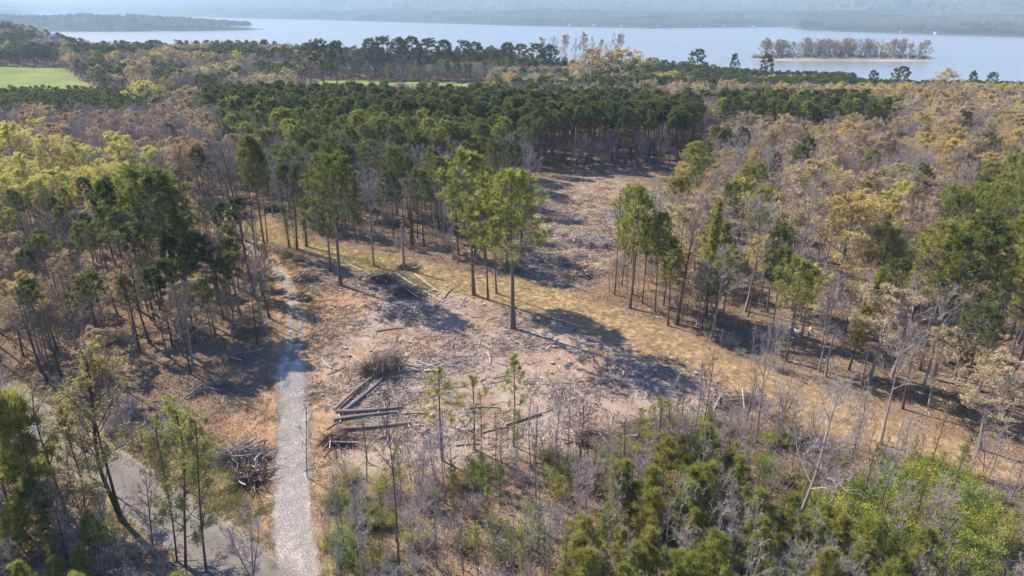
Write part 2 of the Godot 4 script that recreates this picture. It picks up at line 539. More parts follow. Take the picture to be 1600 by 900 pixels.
func make_protos() -> void:
	var pm := [M["pine_bark"], M["needles"]]
	var gm := [M["grey_bark"], M["grey_twig"], M["buds"]]
	var dm := [M["dark_bark"], M["dark_twig"], M["buds"]]
	var lm := [M["dark_bark"], M["brown_twig"], M["leaves"]]
	protos["tall_pine"] = []
	for i in 5: protos["tall_pine"].append(pine(100 + i, 25.0, [0.5, 0.56, 0.46, 0.6, 0.52][i], [5.6, 4.6, 5.2, 4.0, 4.8][i], 50, 12, 13, 0.72, 0.05, 0, 0.31, pm))
	protos["slender_pine"] = []
	for i in 5: protos["slender_pine"].append(pine(120 + i, 20.0, [0.68, 0.72, 0.64, 0.7, 0.74][i], [2.7, 2.3, 2.9, 2.5, 2.2][i], 26, 7, 11, 0.65, 0.08, 0, 0.17, pm))
	protos["far_pine"] = []
	for i in 3: protos["far_pine"].append(pine(140 + i, 20.0, [0.45, 0.5, 0.4][i], [4.0, 3.4, 4.4][i], 30, 7, 9, 0.9, 0.15, 0, 0.22, pm))
	protos["young_pine"] = []
	for i in 4: protos["young_pine"].append(pine(160 + i, 9.0, [0.1, 0.14, 0.08, 0.2][i], [3.1, 2.6, 3.4, 2.4][i], 32, 5, 28, 0.75, 0.028, 1, 0.1, pm))
	protos["thin_pine"] = []
	for i in 3: protos["thin_pine"].append(pine(170 + i, 10.0, [0.4, 0.5, 0.35][i], [1.5, 1.3, 1.6][i], 20, 3, 12, 0.5, 0.025, 2, 0.08, pm))
	protos["cedar"] = []
	for i in 2: protos["cedar"].append(pine(180 + i, 10.0, [0.12, 0.22][i], [2.2, 1.9][i], 60, 8, 10, 0.4, 0.04, 3, 0.15, [M["dark_bark"], M["needles"]]))
	protos["bare_tree"] = []
	for i in 5: protos["bare_tree"].append(hardwood(200 + i, 19.0, [0.32, 0.42, 0.28, 0.38, 0.35][i], [5.2, 4.4, 5.8, 4.8, 5.2][i], [14, 8, 6, 4], 0.24, 0.018, 0, 0.0, gm, 0.55))
	protos["dark_tree"] = []
	for i in 3: protos["dark_tree"].append(hardwood(220 + i, 18.0, [0.4, 0.5, 0.36][i], [4.0, 3.4, 4.4][i], [12, 7, 6, 4], 0.22, 0.017, 0, 0.0, dm, 0.6))
	protos["budding_tree"] = []
	for i in 5: protos["budding_tree"].append(hardwood(240 + i, 19.0, [0.3, 0.36, 0.26, 0.34, 0.3][i], [5.8, 5.0, 6.4, 5.4, 5.8][i], [17, 8, 6, 4], 0.24, 0.017, 4, 0.23, gm, 0.5))
	protos["far_budding"] = []
	for i in 3: protos["far_budding"].append(hardwood(260 + i, 18.0, 0.22, [6.0, 5.4, 6.8][i], [14, 7, 5, 2], 0.26, 0.032, 4, 0.4, gm, 0.45))
	protos["far_bare"] = []
	for i in 3: protos["far_bare"].append(hardwood(270 + i, 18.0, 0.25, [5.6, 5.0, 6.2][i], [14, 7, 6, 4], 0.26, 0.032, 0, 0.0, gm, 0.55))
	protos["sapling"] = []
	for i in 4: protos["sapling"].append(hardwood(280 + i, 8.0, 0.25, [1.5, 1.2, 1.7, 1.3][i], [12, 5, 3, 2], 0.055, 0.011, 0, 0.0, [M["dark_bark"], M["brown_twig"], M["buds"]] if i % 2 else gm, 0.9))
	protos["green_sapling"] = []
	for i in 3: protos["green_sapling"].append(hardwood(290 + i, 8.0, 0.2, [1.6, 1.3, 1.8][i], [15, 6, 5, 3], 0.055, 0.01, 4, 0.085, lm, 0.9))
	protos["thicket_tree"] = []
	for i in 3: protos["thicket_tree"].append(hardwood(300 + i, 10.0, 0.12, [2.6, 2.2, 3.0][i], [10, 7, 5, 4], 0.085, 0.012, 0, 0.0, gm, 0.9, 2 + i % 2))
	protos["bare_brush"] = []
	for i in 3: protos["bare_brush"].append(bush(320 + i, 2.2, 1.5, 16, 0, 0.0, [M["grey_twig"], M["leaves"]]))
	protos["green_bush"] = []
	for i in 3: protos["green_bush"].append(bush(330 + i, 2.4, 1.6, 16, 7, 0.15, [M["brown_twig"], M["leaves"]]))

# ---------------------------------------------------------------- the lie of the land
const SHORE := [[-1.6, 1490.0], [-0.72, 1490.0], [-0.655, 1060.0], [-0.6, 965.0], [-0.5, 960.0], [-0.36, 930.0], [-0.2, 800.0], [0.0, 780.0], [0.06, 800.0], [0.1, 815.0], [0.15, 810.0], [0.17, 720.0], [0.22, 670.0], [0.28, 640.0], [0.36, 600.0], [0.45, 585.0], [0.55, 545.0], [0.75, 525.0], [1.6, 525.0]]
var far_shore_px := [[-2.0, 3000.0], [-0.68, 3300.0], [-0.64, 5200.0], [-0.52, 4700.0], [-0.385, 3690.0], [-0.187, 2990.0], [0.0, 2440.0], [0.19, 2170.0], [0.375, 2300.0], [0.4, 2000.0], [0.55, 1765.0], [0.75, 1556.0], [2.0, 1500.0]]
var ridge := [[-2.0, 40.0], [-0.72, 52.0], [-0.6, 45.0], [-0.5, 70.0], [-0.42, 170.0], [-0.3, 300.0], [-0.1, 360.0], [0.2, 340.0], [0.5, 380.0], [2.0, 380.0]]

func table(t: Array, x: float) -> float:
	if x <= t[0][0]: return t[0][1]
	for i in t.size() - 1:
		if x <= t[i + 1][0]: return lerpf(t[i][1], t[i + 1][1], (x - t[i][0]) / (t[i + 1][0] - t[i][0]))
	return t[-1][1]

func ground_y(x: float, d: float) -> float:
	var y := -12.5 * ss(240.0, 650.0, d)
	y += (wav.get_noise_2d(x * 0.9, d * 0.9) * 0.55 + wav.get_noise_2d(x * 4.0, d * 4.0) * 0.07) * ss(40.0, 60.0, d)
	if d > 820.0: y += 17.0 * ss(-0.57, -0.7, x / d) * ss(850.0, 990.0, d)
	if d > 400.0:
		var s := table(SHORE, x / d) + wav.get_noise_2d(x * 0.6, d * 0.1) * 22.0
		y = lerpf(y, -19.0, ss(s - 14.0, s + 26.0, d))
	return y

func at(x: float, d: float, up := 0.0) -> Vector3: return Vector3(x, ground_y(x, d) + up, -d)

func hill_y(x: float, d: float) -> float:
	var q := x / maxf(d, 1.0)
	var s := table(far_shore_px, q) + wav.get_noise_2d(x * 0.12, 31.0) * 60.0
	var into := d - s
	if into < -40.0: return -20.0
	var roll := wav.get_noise_2d(x * 0.09, d * 0.09)
	var y := lerpf(-20.0, -11.0, ss(-40.0, 15.0, into))
	y += 26.0 * ss(20.0, 360.0, into) * (0.8 + 0.7 * roll)
	y += (table(ridge, q) - 10.0) * ss(450.0, 2900.0, into) * (0.9 + 0.28 * wav.get_noise_2d(x * 0.03, d * 0.03) + 0.1 * roll)
	return y

func gap_to(line: PackedVector2Array, p: Vector2) -> float:
	var best := 1e9
	for i in line.size() - 1:
		best = minf(best, p.distance_squared_to(Geometry2D.get_closest_point_to_segment(p, line[i], line[i + 1])))
	return sqrt(best)

class Patch:
	var line: PackedVector2Array
	var box: Rect2
	func _init(l: PackedVector2Array) -> void:
		line = l
		box = Rect2(l[0], Vector2.ZERO)
		for p in l: box = box.expand(p)
	func has(p: Vector2) -> bool:
		return box.has_point(p) and Geometry2D.is_point_in_polygon(p, line)
	func share(p: Vector2, soft: float) -> float:     # 1 well inside, 0 well outside
		if not box.grow(soft).has_point(p): return 0.0
		var best := 1e9
		for i in line.size():
			best = minf(best, p.distance_squared_to(Geometry2D.get_closest_point_to_segment(p, line[i], line[(i + 1) % line.size()])))
		var g := sqrt(best)
		if not Geometry2D.is_point_in_polygon(p, line): g = -g
		return smoothstep(-soft, soft, g)

var drive := PackedVector2Array([Vector2(-22.0, 53.6), Vector2(-22.7, 55.8), Vector2(-24.3, 59.6), Vector2(-26.0, 64.8), Vector2(-27.9, 70.8), Vector2(-29.4, 76.2), Vector2(-31.4, 83.9), Vector2(-33.9, 90.9), Vector2(-36.8, 101.2), Vector2(-39.1, 110.8), Vector2(-42.7, 122.1), Vector2(-48.5, 135.4), Vector2(-56.5, 148.0), Vector2(-65.9, 160.8), Vector2(-77.7, 174.5), Vector2(-86.3, 183.9), Vector2(-97.8, 194.4)])
var road := PackedVector2Array([Vector2(-190, 150), Vector2(-120, 112), Vector2(-84, 92.5), Vector2(-50.8, 71.1), Vector2(-26.6, 53.6), Vector2(0, 35), Vector2(40, 8)])
var clearing := Patch.new(PackedVector2Array([Vector2(-47.5, 151.5), Vector2(-39.4, 139.9), Vector2(-28.2, 139.9), Vector2(-13.4, 131.9), Vector2(-5.1, 125.9), Vector2(6.1, 119.1), Vector2(18.5, 110.8), Vector2(27.9, 101.2), Vector2(34.9, 89.1), Vector2(34.6, 82.2), Vector2(23.1, 83.9), Vector2(8.6, 76.2), Vector2(-8.2, 71.4), Vector2(-19.3, 70.2), Vector2(-24.7, 70.8), Vector2(-29.5, 85.6), Vector2(-34.4, 101.2), Vector2(-40.1, 122.1)]))
var strip := Patch.new(PackedVector2Array([Vector2(-91.7, 189.0), Vector2(-66.6, 179.7), Vector2(-51.5, 163.3), Vector2(-30.6, 153.7), Vector2(-8.5, 139.9), Vector2(6.8, 135.4), Vector2(20.1, 122.1), Vector2(30.1, 110.8), Vector2(37.4, 100.7), Vector2(47.1, 90.6), Vector2(56.4, 82.2), Vector2(63.8, 74.1), Vector2(71.7, 67.1), Vector2(65.7, 59.6), Vector2(61.0, 69.8), Vector2(49.4, 75.5), Vector2(37.5, 85.6), Vector2(28.8, 95.8), Vector2(19.9, 104.6), Vector2(7.2, 116.2), Vector2(-5.1, 125.2), Vector2(-18.8, 132.6), Vector2(-34.5, 143.1), Vector2(-48.5, 152.4), Vector2(-64.4, 163.3), Vector2(-84.1, 175.6)]))
var upper_clearing := Patch.new(PackedVector2Array([Vector2(4.8, 135.4), Vector2(2.3, 151.5), Vector2(5.2, 176.8), Vector2(7.1, 210.6), Vector2(11.0, 232.2), Vector2(35.3, 232.2), Vector2(42.4, 210.6), Vector2(59.6, 223.1), Vector2(60.6, 210.6), Vector2(35.1, 179.7), Vector2(25.4, 160.8), Vector2(18.5, 135.4), Vector2(13.2, 130.2)]))
var meadow := Patch.new(PackedVector2Array([Vector2(-737.5, 860.0), Vector2(-593.8, 830.0), Vector2(-516.4, 815.0), Vector2(-473.8, 760.0), Vector2(-310.1, 540.0), Vector2(-314.5, 508.0), Vector2(-364.4, 500.0), Vector2(-437.3, 500.0)]))
var field := Patch.new(PackedVector2Array([Vector2(-196.0, 680.0), Vector2(-35.2, 650.0), Vector2(-26.1, 600.0), Vector2(-85.8, 592.0), Vector2(-176.6, 610.0)]))
var green_patches := [Patch.new(PackedVector2Array([Vector2(-36.4, 152.4), Vector2(-22.7, 141.1), Vector2(-14.7, 131.2), Vector2(-19.9, 130.2), Vector2(-29.8, 141.1), Vector2(-37.5, 147.2)])), Patch.new(PackedVector2Array([Vector2(-71.5, 160.8), Vector2(-60.4, 160.8), Vector2(-48.8, 143.1), Vector2(-43.2, 128.5), Vector2(-51.9, 139.2), Vector2(-60.3, 147.2)])), Patch.new(PackedVector2Array([Vector2(-36.5, 70.8), Vector2(-29.6, 67.1), Vector2(-26.2, 58.6), Vector2(-29.3, 59.6), Vector2(-34.9, 64.8)])), Patch.new(PackedVector2Array([Vector2(-23.8, 67.1), Vector2(-22.2, 72.1), Vector2(-16.7, 64.8), Vector2(-10.0, 49.2), Vector2(-17.5, 49.2), Vector2(-20.3, 56.7)])), Patch.new(PackedVector2Array([Vector2(-48.7, 77.6), Vector2(-40.9, 77.6), Vector2(-35.7, 70.8), Vector2(-40.5, 70.8)]))]
var red_dirt := [Patch.new(PackedVector2Array([Vector2(-43.1, 83.1), Vector2(-35.7, 85.6), Vector2(-31.8, 79.1), Vector2(-25.4, 57.6), Vector2(-27.5, 59.6), Vector2(-34.6, 73.4), Vector2(-40.0, 77.6)])), Patch.new(PackedVector2Array([Vector2(-27.7, 83.9), Vector2(-18.7, 79.9), Vector2(-17.4, 77.6), Vector2(-26.1, 77.6)])), Patch.new(PackedVector2Array([Vector2(-45.1, 143.1), Vector2(-32.9, 135.4), Vector2(-25.6, 125.2), Vector2(-32.4, 110.8), Vector2(-33.7, 101.2), Vector2(-41.4, 122.1)]))]

var forest_soil := lin(0.2, 0.145, 0.1)

func ground_color(x: float, d: float) -> Color:
	var p := Vector2(x, d)
	var a := blot.get_noise_2d(x, d)
	var b := blot.get_noise_2d(x * 4.0 + 300.0, d * 4.0)
	var c := forest_soil.lerp(lin(0.3, 0.215, 0.15), clampf(0.45 + a * 0.9 + b * 0.4, 0.0, 1.0))
	if d < 270.0 and absf(x) < 260.0:
		var w := 2.0 + a * 1.5
		var k := clearing.share(p, 2.5) 
		var slash := lin(0.365, 0.288, 0.232).lerp(lin(0.40, 0.265, 0.17), clampf(0.16 + a * 1.3 + b * 0.3, 0.0, 0.85))
		slash = slash.lerp(lin(0.42, 0.355, 0.315), clampf(b * 1.4 + 0.1, 0.0, 0.8))
		slash = slash.lerp(lin(0.24, 0.17, 0.12), clampf((blot.get_noise_2d(x * 2.2 - 700.0, d * 2.2) - 0.1) * 2.4, 0.0, 0.7))
		var track := absf(fposmod((p - Vector2(-60.0, 70.0)).length() + a * 3.0, 17.0) - 8.0)
		slash = slash.lerp(lin(0.25, 0.18, 0.13), ss(0.6, 0.15, absf(track - 1.1)) * 0.85 * clampf(0.4 + a * 2.0, 0.0, 1.0))
		c = c.lerp(slash, k)
		k = upper_clearing.share(p, 4.0)
		c = c.lerp(lin(0.4, 0.33, 0.25).lerp(lin(0.42, 0.30, 0.18), clampf(0.4 + a + b * 0.3, 0.0, 1.0)), k)
		k = strip.share(p, 1.4 + a * 0.8)
		var dry := lin(0.49, 0.365, 0.23).lerp(lin(0.4, 0.335, 0.165), clampf(0.3 + a * 1.2 + b * 0.4, 0.0, 1.0) * ss(60.0, -40.0, x))
		dry = dry.lerp(lin(0.44, 0.3, 0.195), clampf(ss(0.0, 60.0, x) * (0.6 + b), 0.0, 1.0))
		c = c.lerp(dry, k)
		for g in red_dirt: c = c.lerp(lin(0.45, 0.25, 0.135).lerp(lin(0.38, 0.26, 0.18), clampf(0.4 + b * 1.2, 0.0, 1.0)), g.share(p, 2.2) * clampf(0.75 + b, 0.0, 1.0))
		for g in green_patches: c = c.lerp(lin(0.24, 0.26, 0.09), g.share(p, 7.0) * clampf(0.4 + b * 1.3, 0.0, 0.6))
		var gd := gap_to(drive, p)
		if gd < 7.0: c = c.lerp(lin(0.44, 0.29, 0.17), ss(6.0, 2.6, gd + a * 2.0) * clampf(0.8 + b, 0.0, 1.0))
		var gr := gap_to(road, p)
		if gr < 8.0: c = c.lerp(lin(0.31, 0.27, 0.16), ss(8.0, 3.6, gr + a * 2.0) * clampf(0.5 + b * 1.5, 0.0, 0.9))
	else:
		var m := meadow.share(p, 3.0)
		if m > 0.0: c = c.lerp(lin(0.17, 0.28, 0.06).lerp(lin(0.3, 0.35, 0.12), clampf(0.45 + a * 0.9 + 0.25 * sin((x * 0.35 + d) * 0.28) + blot.get_noise_2d(x * 0.2, d * 0.2) * 0.8, 0.0, 1.0)), m * clampf(0.9 + b * 0.6, 0.0, 1.0))
		m = field.share(p, 3.0)
		if m > 0.0: c = c.lerp(lin(0.19, 0.3, 0.065).lerp(lin(0.3, 0.34, 0.12), clampf(0.4 + a * 1.3, 0.0, 1.0)), m)
	return c

func axis(fine_from: float, fine_to: float, step: float, low: float, high: float, growth: float) -> PackedFloat32Array:
	var r := PackedFloat32Array()
	var v := fine_from
	var s := step
	while v > low:
		s *= growth
		v -= s
		r.insert(0, maxf(v, low))
	v = fine_from
	while v < fine_to:
		r.append(v)
		v += step
	s = step
	while v < high:
		r.append(v)
		s = minf(s * growth, 26.0)
		v += s
	r.append(high)
	return r

func sheet(xs: PackedFloat32Array, ds: PackedFloat32Array, height: Callable, color: Callable, m: Material) -> ArrayMesh:
	var v := PackedVector3Array()
	var c := PackedColorArray()
	var idx := PackedInt32Array()
	for d in ds:
		for x in xs:
			v.append(Vector3(x, height.call(x, d), -d))
			c.append(color.call(x, d))
	var n := xs.size()
	for j in ds.size() - 1:
		for i in n - 1:
			var k := j * n + i
			idx.append_array(PackedInt32Array([k, k + n, k + 1, k + 1, k + n, k + n + 1]))
	return indexed(v, c, idx, m)

func indexed(v: PackedVector3Array, c: PackedColorArray, idx: PackedInt32Array, m: Material) -> ArrayMesh:
	var nn := PackedVector3Array()
	nn.resize(v.size())
	for i in range(0, idx.size(), 3):
		var q := (v[idx[i + 2]] - v[idx[i]]).cross(v[idx[i + 1]] - v[idx[i]])
		if q.y < 0.0: q = -q
		nn[idx[i]] += q; nn[idx[i + 1]] += q; nn[idx[i + 2]] += q
	for i in nn.size(): nn[i] = nn[i].normalized()
	var a := []
	a.resize(Mesh.ARRAY_MAX)
	a[Mesh.ARRAY_VERTEX] = v
	a[Mesh.ARRAY_COLOR] = c
	a[Mesh.ARRAY_NORMAL] = nn
	a[Mesh.ARRAY_INDEX] = idx
	var mesh := ArrayMesh.new()
	mesh.add_surface_from_arrays(Mesh.PRIMITIVE_TRIANGLES, a)
	mesh.surface_set_material(0, m)
	return mesh

func ribbon(line: PackedVector2Array, half0: float, half1: float, lift: float, across: int, wobble: float, color: Callable, m: Material) -> ArrayMesh:
	var fine := PackedVector2Array()
	for i in line.size() - 1:
		var p0 := line[maxi(i - 1, 0)]
		var p3 := line[mini(i + 2, line.size() - 1)]
		var steps := maxi(2, int(line[i].distance_to(line[i + 1]) / 0.9))
		for k in steps: fine.append(line[i].cubic_interpolate(line[i + 1], p0, p3, float(k) / steps))
	fine.append(line[-1])
	var v := PackedVector3Array()
	var c := PackedColorArray()
	var idx := PackedInt32Array()
	for i in fine.size():
		var dir := (fine[mini(i + 1, fine.size() - 1)] - fine[maxi(i - 1, 0)]).normalized()
		var side := Vector2(-dir.y, dir.x)
		var t := float(i) / fine.size()
		var hw := lerpf(half0, half1, t)
		for k in across + 1:
			var f := 2.0 * k / across - 1.0
			var e := 0.0
			if k == 0 or k == across: e = wav.get_noise_2d(i * 9.0, k * 400.0) * wobble
			var p := fine[i] + side * (f * hw + e * signf(f))
			v.append(Vector3(p.x, ground_y(p.x, p.y) + lift - (0.09 if (k == 0 or k == across) and wobble > 0.0 else 0.0), -p.y))
			c.append(color.call(p, f, t))
	var n := across + 1
	for j in fine.size() - 1:
		for i in across:
			var k := j * n + i
			idx.append_array(PackedInt32Array([k, k + 1, k + n, k + 1, k + n + 1, k + n]))
	return indexed(v, c, idx, m)

# ---------------------------------------------------------------- booking and planting trees
const NEEDLE := {"fresh green": Color(0.35, 0.36, 0.09), "deep green": Color(0.19, 0.215, 0.068), "dark green": Color(0.105, 0.135, 0.055), "olive green": Color(0.39, 0.36, 0.1)}
const BUD := {"tawny": Color(0.57, 0.45, 0.26), "rusty orange": Color(0.6, 0.36, 0.17), "yellow green": Color(0.75, 0.72, 0.2), "golden": Color(0.66, 0.52, 0.18), "pale buff": Color(0.57, 0.47, 0.3), "dusky pink": Color(0.48, 0.38, 0.3)}
const LEAF := {"bright green": Color(0.24, 0.4, 0.05), "yellow flowering": Color(0.62, 0.56, 0.07), "light green": Color(0.38, 0.46, 0.1), "dull green": Color(0.18, 0.23, 0.065), "sprouting olive": Color(0.4, 0.37, 0.13)}
const ORDINAL := ["first", "second", "third", "fourth", "fifth", "sixth", "seventh", "eighth", "ninth", "tenth", "eleventh", "twelfth", "thirteenth", "fourteenth", "fifteenth", "sixteenth", "seventeenth", "eighteenth", "nineteenth", "twentieth", "twenty-first", "twenty-second", "twenty-third", "twenty-fourth", "twenty-fifth"]
# kind: [node name, category, phrase, prototypes near, prototypes far, palette]
var KINDS := {
	"tall_pine": ["pine_tree", "pine tree", "tall pine", "tall_pine", "far_pine", NEEDLE],
	"slender_pine": ["slender_pine", "pine tree", "slender pine", "slender_pine", "slender_pine", NEEDLE],
	"young_pine": ["young_pine", "pine tree", "bushy young pine", "young_pine", "young_pine", NEEDLE],
	"thin_pine": ["pine_sapling", "pine tree", "thin young pine", "thin_pine", "thin_pine", NEEDLE],
	"cedar": ["cedar_tree", "cedar", "conical cedar", "cedar", "cedar", NEEDLE],
	"bare_tree": ["bare_tree", "bare tree", "grey leafless tree", "bare_tree", "far_bare", {}],
	"dark_tree": ["dark_bare_tree", "bare tree", "dark leafless tree", "dark_tree", "far_bare", {}],
	"budding_tree": ["budding_tree", "budding tree", "budding tree", "budding_tree", "far_budding", BUD],
	"sapling": ["bare_sapling", "sapling", "spindly bare sapling", "sapling", "sapling", {}],
	"green_sapling": ["leafing_sapling", "sapling", "leafing sapling", "green_sapling", "green_sapling", LEAF],
	"thicket_tree": ["multi_stem_tree", "bare tree", "many-stemmed bare tree", "thicket_tree", "thicket_tree", {}],
	"bare_brush": ["bare_shrub", "shrub", "twiggy bare shrub", "bare_brush", "bare_brush", {}],
	"green_bush": ["green_shrub", "shrub", "shrub", "green_bush", "green_bush", LEAF],
}

func bearing(x: float, d: float) -> float:          # sideways slope seen from the camera, -0.75 .. 0.75 in view
	return x / (d * 0.923 + 55.0 * 0.385)

func book(kind: String, p: Vector2, h: float, zone: String, tint := "", label := "", lean := 0.0, wide := 1.0, pick := -1) -> void:
	var far: bool = p.y > (265.0 if label == "" else 380.0)
	var set_: String = KINDS[kind][4] if far else KINDS[kind][3]
	bookings.append({"kind": kind, "set": set_, "pick": pick % protos[set_].size() if pick >= 0 else rng.randi() % protos[set_].size(), "p": p, "h": h, "zone": zone, "tint": tint, "label": label, "lean": lean, "wide": wide * (rf(0.9, 1.12) if label != "" or kind != "budding_tree" else rf(0.85, 1.55)), "turn": rf(0.0, TAU), "far": far})

func hero(kind: String, s: Vector3, label: String, tint := "", lean := 0.0, wide := 1.0, pick := -1) -> void:
	heroes.append(Vector3(s.x, s.y, 0.0 if kind != "budding_tree" else wide * 3.4))
	book(kind, Vector2(s.x, s.y), s.z, "", tint, label, lean, wide, pick)

func is_free(p: Vector2, room: float) -> bool:
	var b := bearing(p.x, p.y)
	if b > 0.8 or b < -0.98 or p.y < 36.0: return false
	if p.y < 620.0:
		for q in heroes:
			var k: float = maxf(room, q.z)
			if absf(q.x - p.x) < k and absf(q.y - p.y) < k: return false
	if p.y < 250.0:
		if gap_to(drive, p) < 3.4 or gap_to(road, p) < 4.6: return false
		if strip.has(p) or clearing.has(p) or upper_clearing.has(p): return false
	return true

func choose(mix: Array) -> Array:
	var total := 0.0
	for m in mix: total += m[0]
	var r := rng.randf() * total
	for m in mix:
		r -= m[0]
		if r <= 0.0: return m
	return mix[-1]

func fill(area: Patch, step: float, mix: Array, zone: String, room := 2.4, thin := 0.0) -> void:
	var y := area.box.position.y
	while y < area.box.end.y:
		var x := area.box.position.x
		while x < area.box.end.x:
			var p := Vector2(x + rf(-0.46, 0.46) * step, y + rf(-0.46, 0.46) * step)
			x += step
			if not area.has(p) or rng.randf() < thin or not is_free(p, room): continue
			var m := choose(mix)
			book(m[1], p, rf(m[3], m[4]), zone, m[2][rng.randi() % m[2].size()] if m[2].size() else "")
		y += step

func place_of(b: Dictionary, pr: Dictionary) -> Transform3D:
	var s: float = b.h / pr.h
	var basis := Basis(Vector3.UP, b.turn).scaled(Vector3(s * b.wide, s, s * b.wide))
	if b.lean != 0.0: basis = Basis(Vector3(0, 0, 1), -b.lean) * basis
	return Transform3D(basis, at(b.p.x, b.p.y, -0.1))

func tree_node(b: Dictionary) -> Node3D:
	var k: Array = KINDS[b.kind]
	var pr: Dictionary = protos[b.set][b.pick]
	var o := base(k[0], Vector3.ZERO)
	o.transform = place_of(b, pr)
	var bushy: bool = b.kind in ["bare_brush", "green_bush"]
	part("stems" if bushy else "trunk", pr.trunk, o)
	if pr.crown.get_surface_count():
		var c := part("foliage" if bushy else "crown", pr.crown, o)
		if b.tint != "": c.set_surface_override_material(pr.leaf, tinted(pr.leaf_mat, k[5][b.tint]))
	return o

func plant() -> void:
	var by_name := {}
	for b in bookings:
		var n: String = KINDS[b.kind][0]
		if not by_name.has(n): by_name[n] = []
		by_name[n].append(b)
	var rest := []
	var chosen := []
	for n in by_name:
		var list: Array = by_name[n]
		list.sort_custom(func(a, b): return (a.p.y - (10000.0 if a.label != "" else 0.0)) < (b.p.y - (10000.0 if b.label != "" else 0.0)))
		var kept := 0
		for b in list:
			var seen: bool = absf(bearing(b.p.x, b.p.y)) < 0.77 and b.p.y > 46.0
			if b.label != "" or (kept < 285 and seen):
				kept += 1
				chosen.append(b)
			else: rest.append(b)
	# labels: by row and place in the row, or shared by trees that nothing tells apart
	var rows := {}
	for b in chosen:
		if b.label == "":
			var key: String = b.zone + "|" + b.kind + "|" + b.tint
			if not rows.has(key): rows[key] = []
			rows[key].append(b)
	for key in rows:
		var list: Array = rows[key]
		list.sort_custom(func(a, b): return a.p.y < b.p.y)
		var b0: Dictionary = list[0]
		var look: String = (b0.tint + " " if b0.tint != "" else "") + KINDS[b0.kind][2]
		var deep := ceili(list.size() / 12.0)
		var shared: bool = deep > 24
		for r in deep:
			var row := list.slice(r * 12, r * 12 + 12)
			row.sort_custom(func(a, b): return bearing(a.p.x, a.p.y) < bearing(b.p.x, b.p.y))
			for i in row.size():
				if shared: row[i].label = "%s among its like in the %s" % [look, b0.zone]
				elif list.size() == 1: row[i].label = "the only %s in the %s" % [look, b0.zone]
				elif deep == 1: row[i].label = "%s in the %s, %s from the left" % [look, b0.zone, ORDINAL[i]]
				else: row[i].label = "%s in the %s, %s row, %s from left" % [look, b0.zone, ORDINAL[r], ORDINAL[i]]
				row[i].group = "%ss in the %s" % [look, b0.zone]
	for b in chosen: tag(tree_node(b), b.label, KINDS[b.kind][1], b.get("group", ""))
	# what is left of each kind: one mass per kind
	var mass := {}
	for b in rest:
		var n: String = KINDS[b.kind][0]
		if not mass.has(n): mass[n] = {}
		var key: String = b.set + str(b.pick)
		if not mass[n].has(key): mass[n][key] = [protos[b.set][b.pick], [], [], KINDS[b.kind]]
		var e: Array = mass[n][key]
		e[1].append(place_of(b, e[0]))
		var tint: Color = KINDS[b.kind][5][b.tint] if b.tint != "" else Color.WHITE
		if tint != Color.WHITE:      # the crowd's leaf material carries its own colour: tint relative to it
			var own: Color = M[e[0].leaf_mat].albedo_color.srgb_to_linear()
			tint = Color(tint.r / own.r, tint.g / own.g, tint.b / own.b)
		var k := rf(0.85, 1.12)
		e[2].append(Color(tint.r * k * rf(0.94, 1.06), tint.g * k, tint.b * k))
	for n in mass:
		var holder := base(n + "_woods", Vector3.ZERO)
		holder.set_meta("kind", "stuff")
		tag(holder, "the further %ss of the woods, one mass" % n.replace("_", " "), "woods")
		for key in mass[n]:
			var e: Array = mass[n][key]
			scatter_stuff("trees", e[0].full, e[1], e[2], holder)

# ---------------------------------------------------------------- fallen wood
func log_mesh(seed_: int, l: float, r: float, bend := 0.03) -> ArrayMesh:
	rng.seed = seed_
	begin()
	var pts := []
	var rad := []
	var b := rf(-bend, bend) * l
	for i in 5:
		var t := i / 4.0
		pts.append(Vector3((t - 0.5) * l, r * 0.7 + absf(b) * 0.3, sin(t * PI) * b))
		rad.append(r * lerpf(1.0, 0.72, t) * rf(0.93, 1.05))
	tube(pts, rad, 8, Color.WHITE)
	return commit([[surf(), null]])

func cut_mesh(l: float, r: float, bend_seed: int, bend: float) -> ArrayMesh:     # pale sawn ends, a little proud
	rng.seed = bend_seed
	var b := rf(-bend, bend) * l
	begin()
	for e in [[-0.5, 1.0], [0.5, 0.72]]:
		var c := Vector3(e[0] * l + signf(e[0]) * 0.012, r * 0.7 + absf(b) * 0.3, 0.0)
		for k in 10:
			var a := TAU * k / 10.0
			var a2 := TAU * (k + 1) / 10.0
			tri(c + Vector3(signf(e[0]) * 0.015, 0, 0), c + Vector3(0, cos(a), sin(a)) * r * e[1] * 0.97, c + Vector3(0, cos(a2), sin(a2)) * r * e[1] * 0.97, Color.WHITE)
	return commit([[surf(), null]])

func felled_log(a: Vector2, b: Vector2, r: float, m: String, label: String, group := "", up := 0.0) -> Node3D:
	var l := a.distance_to(b)
	var c := (a + b) * 0.5
	var o := base("felled_log", at(c.x, c.y, up), atan2(b.y - a.y, b.x - a.x))
	var sd: int = 900 + used_names["felled_log"]
	part("bark", log_mesh(sd, l, r), o, M[m])
	part("cut_ends", cut_mesh(l, r, sd, 0.03), o, M["pale_wood"])
	tag(o, label, "log", group)
	return o

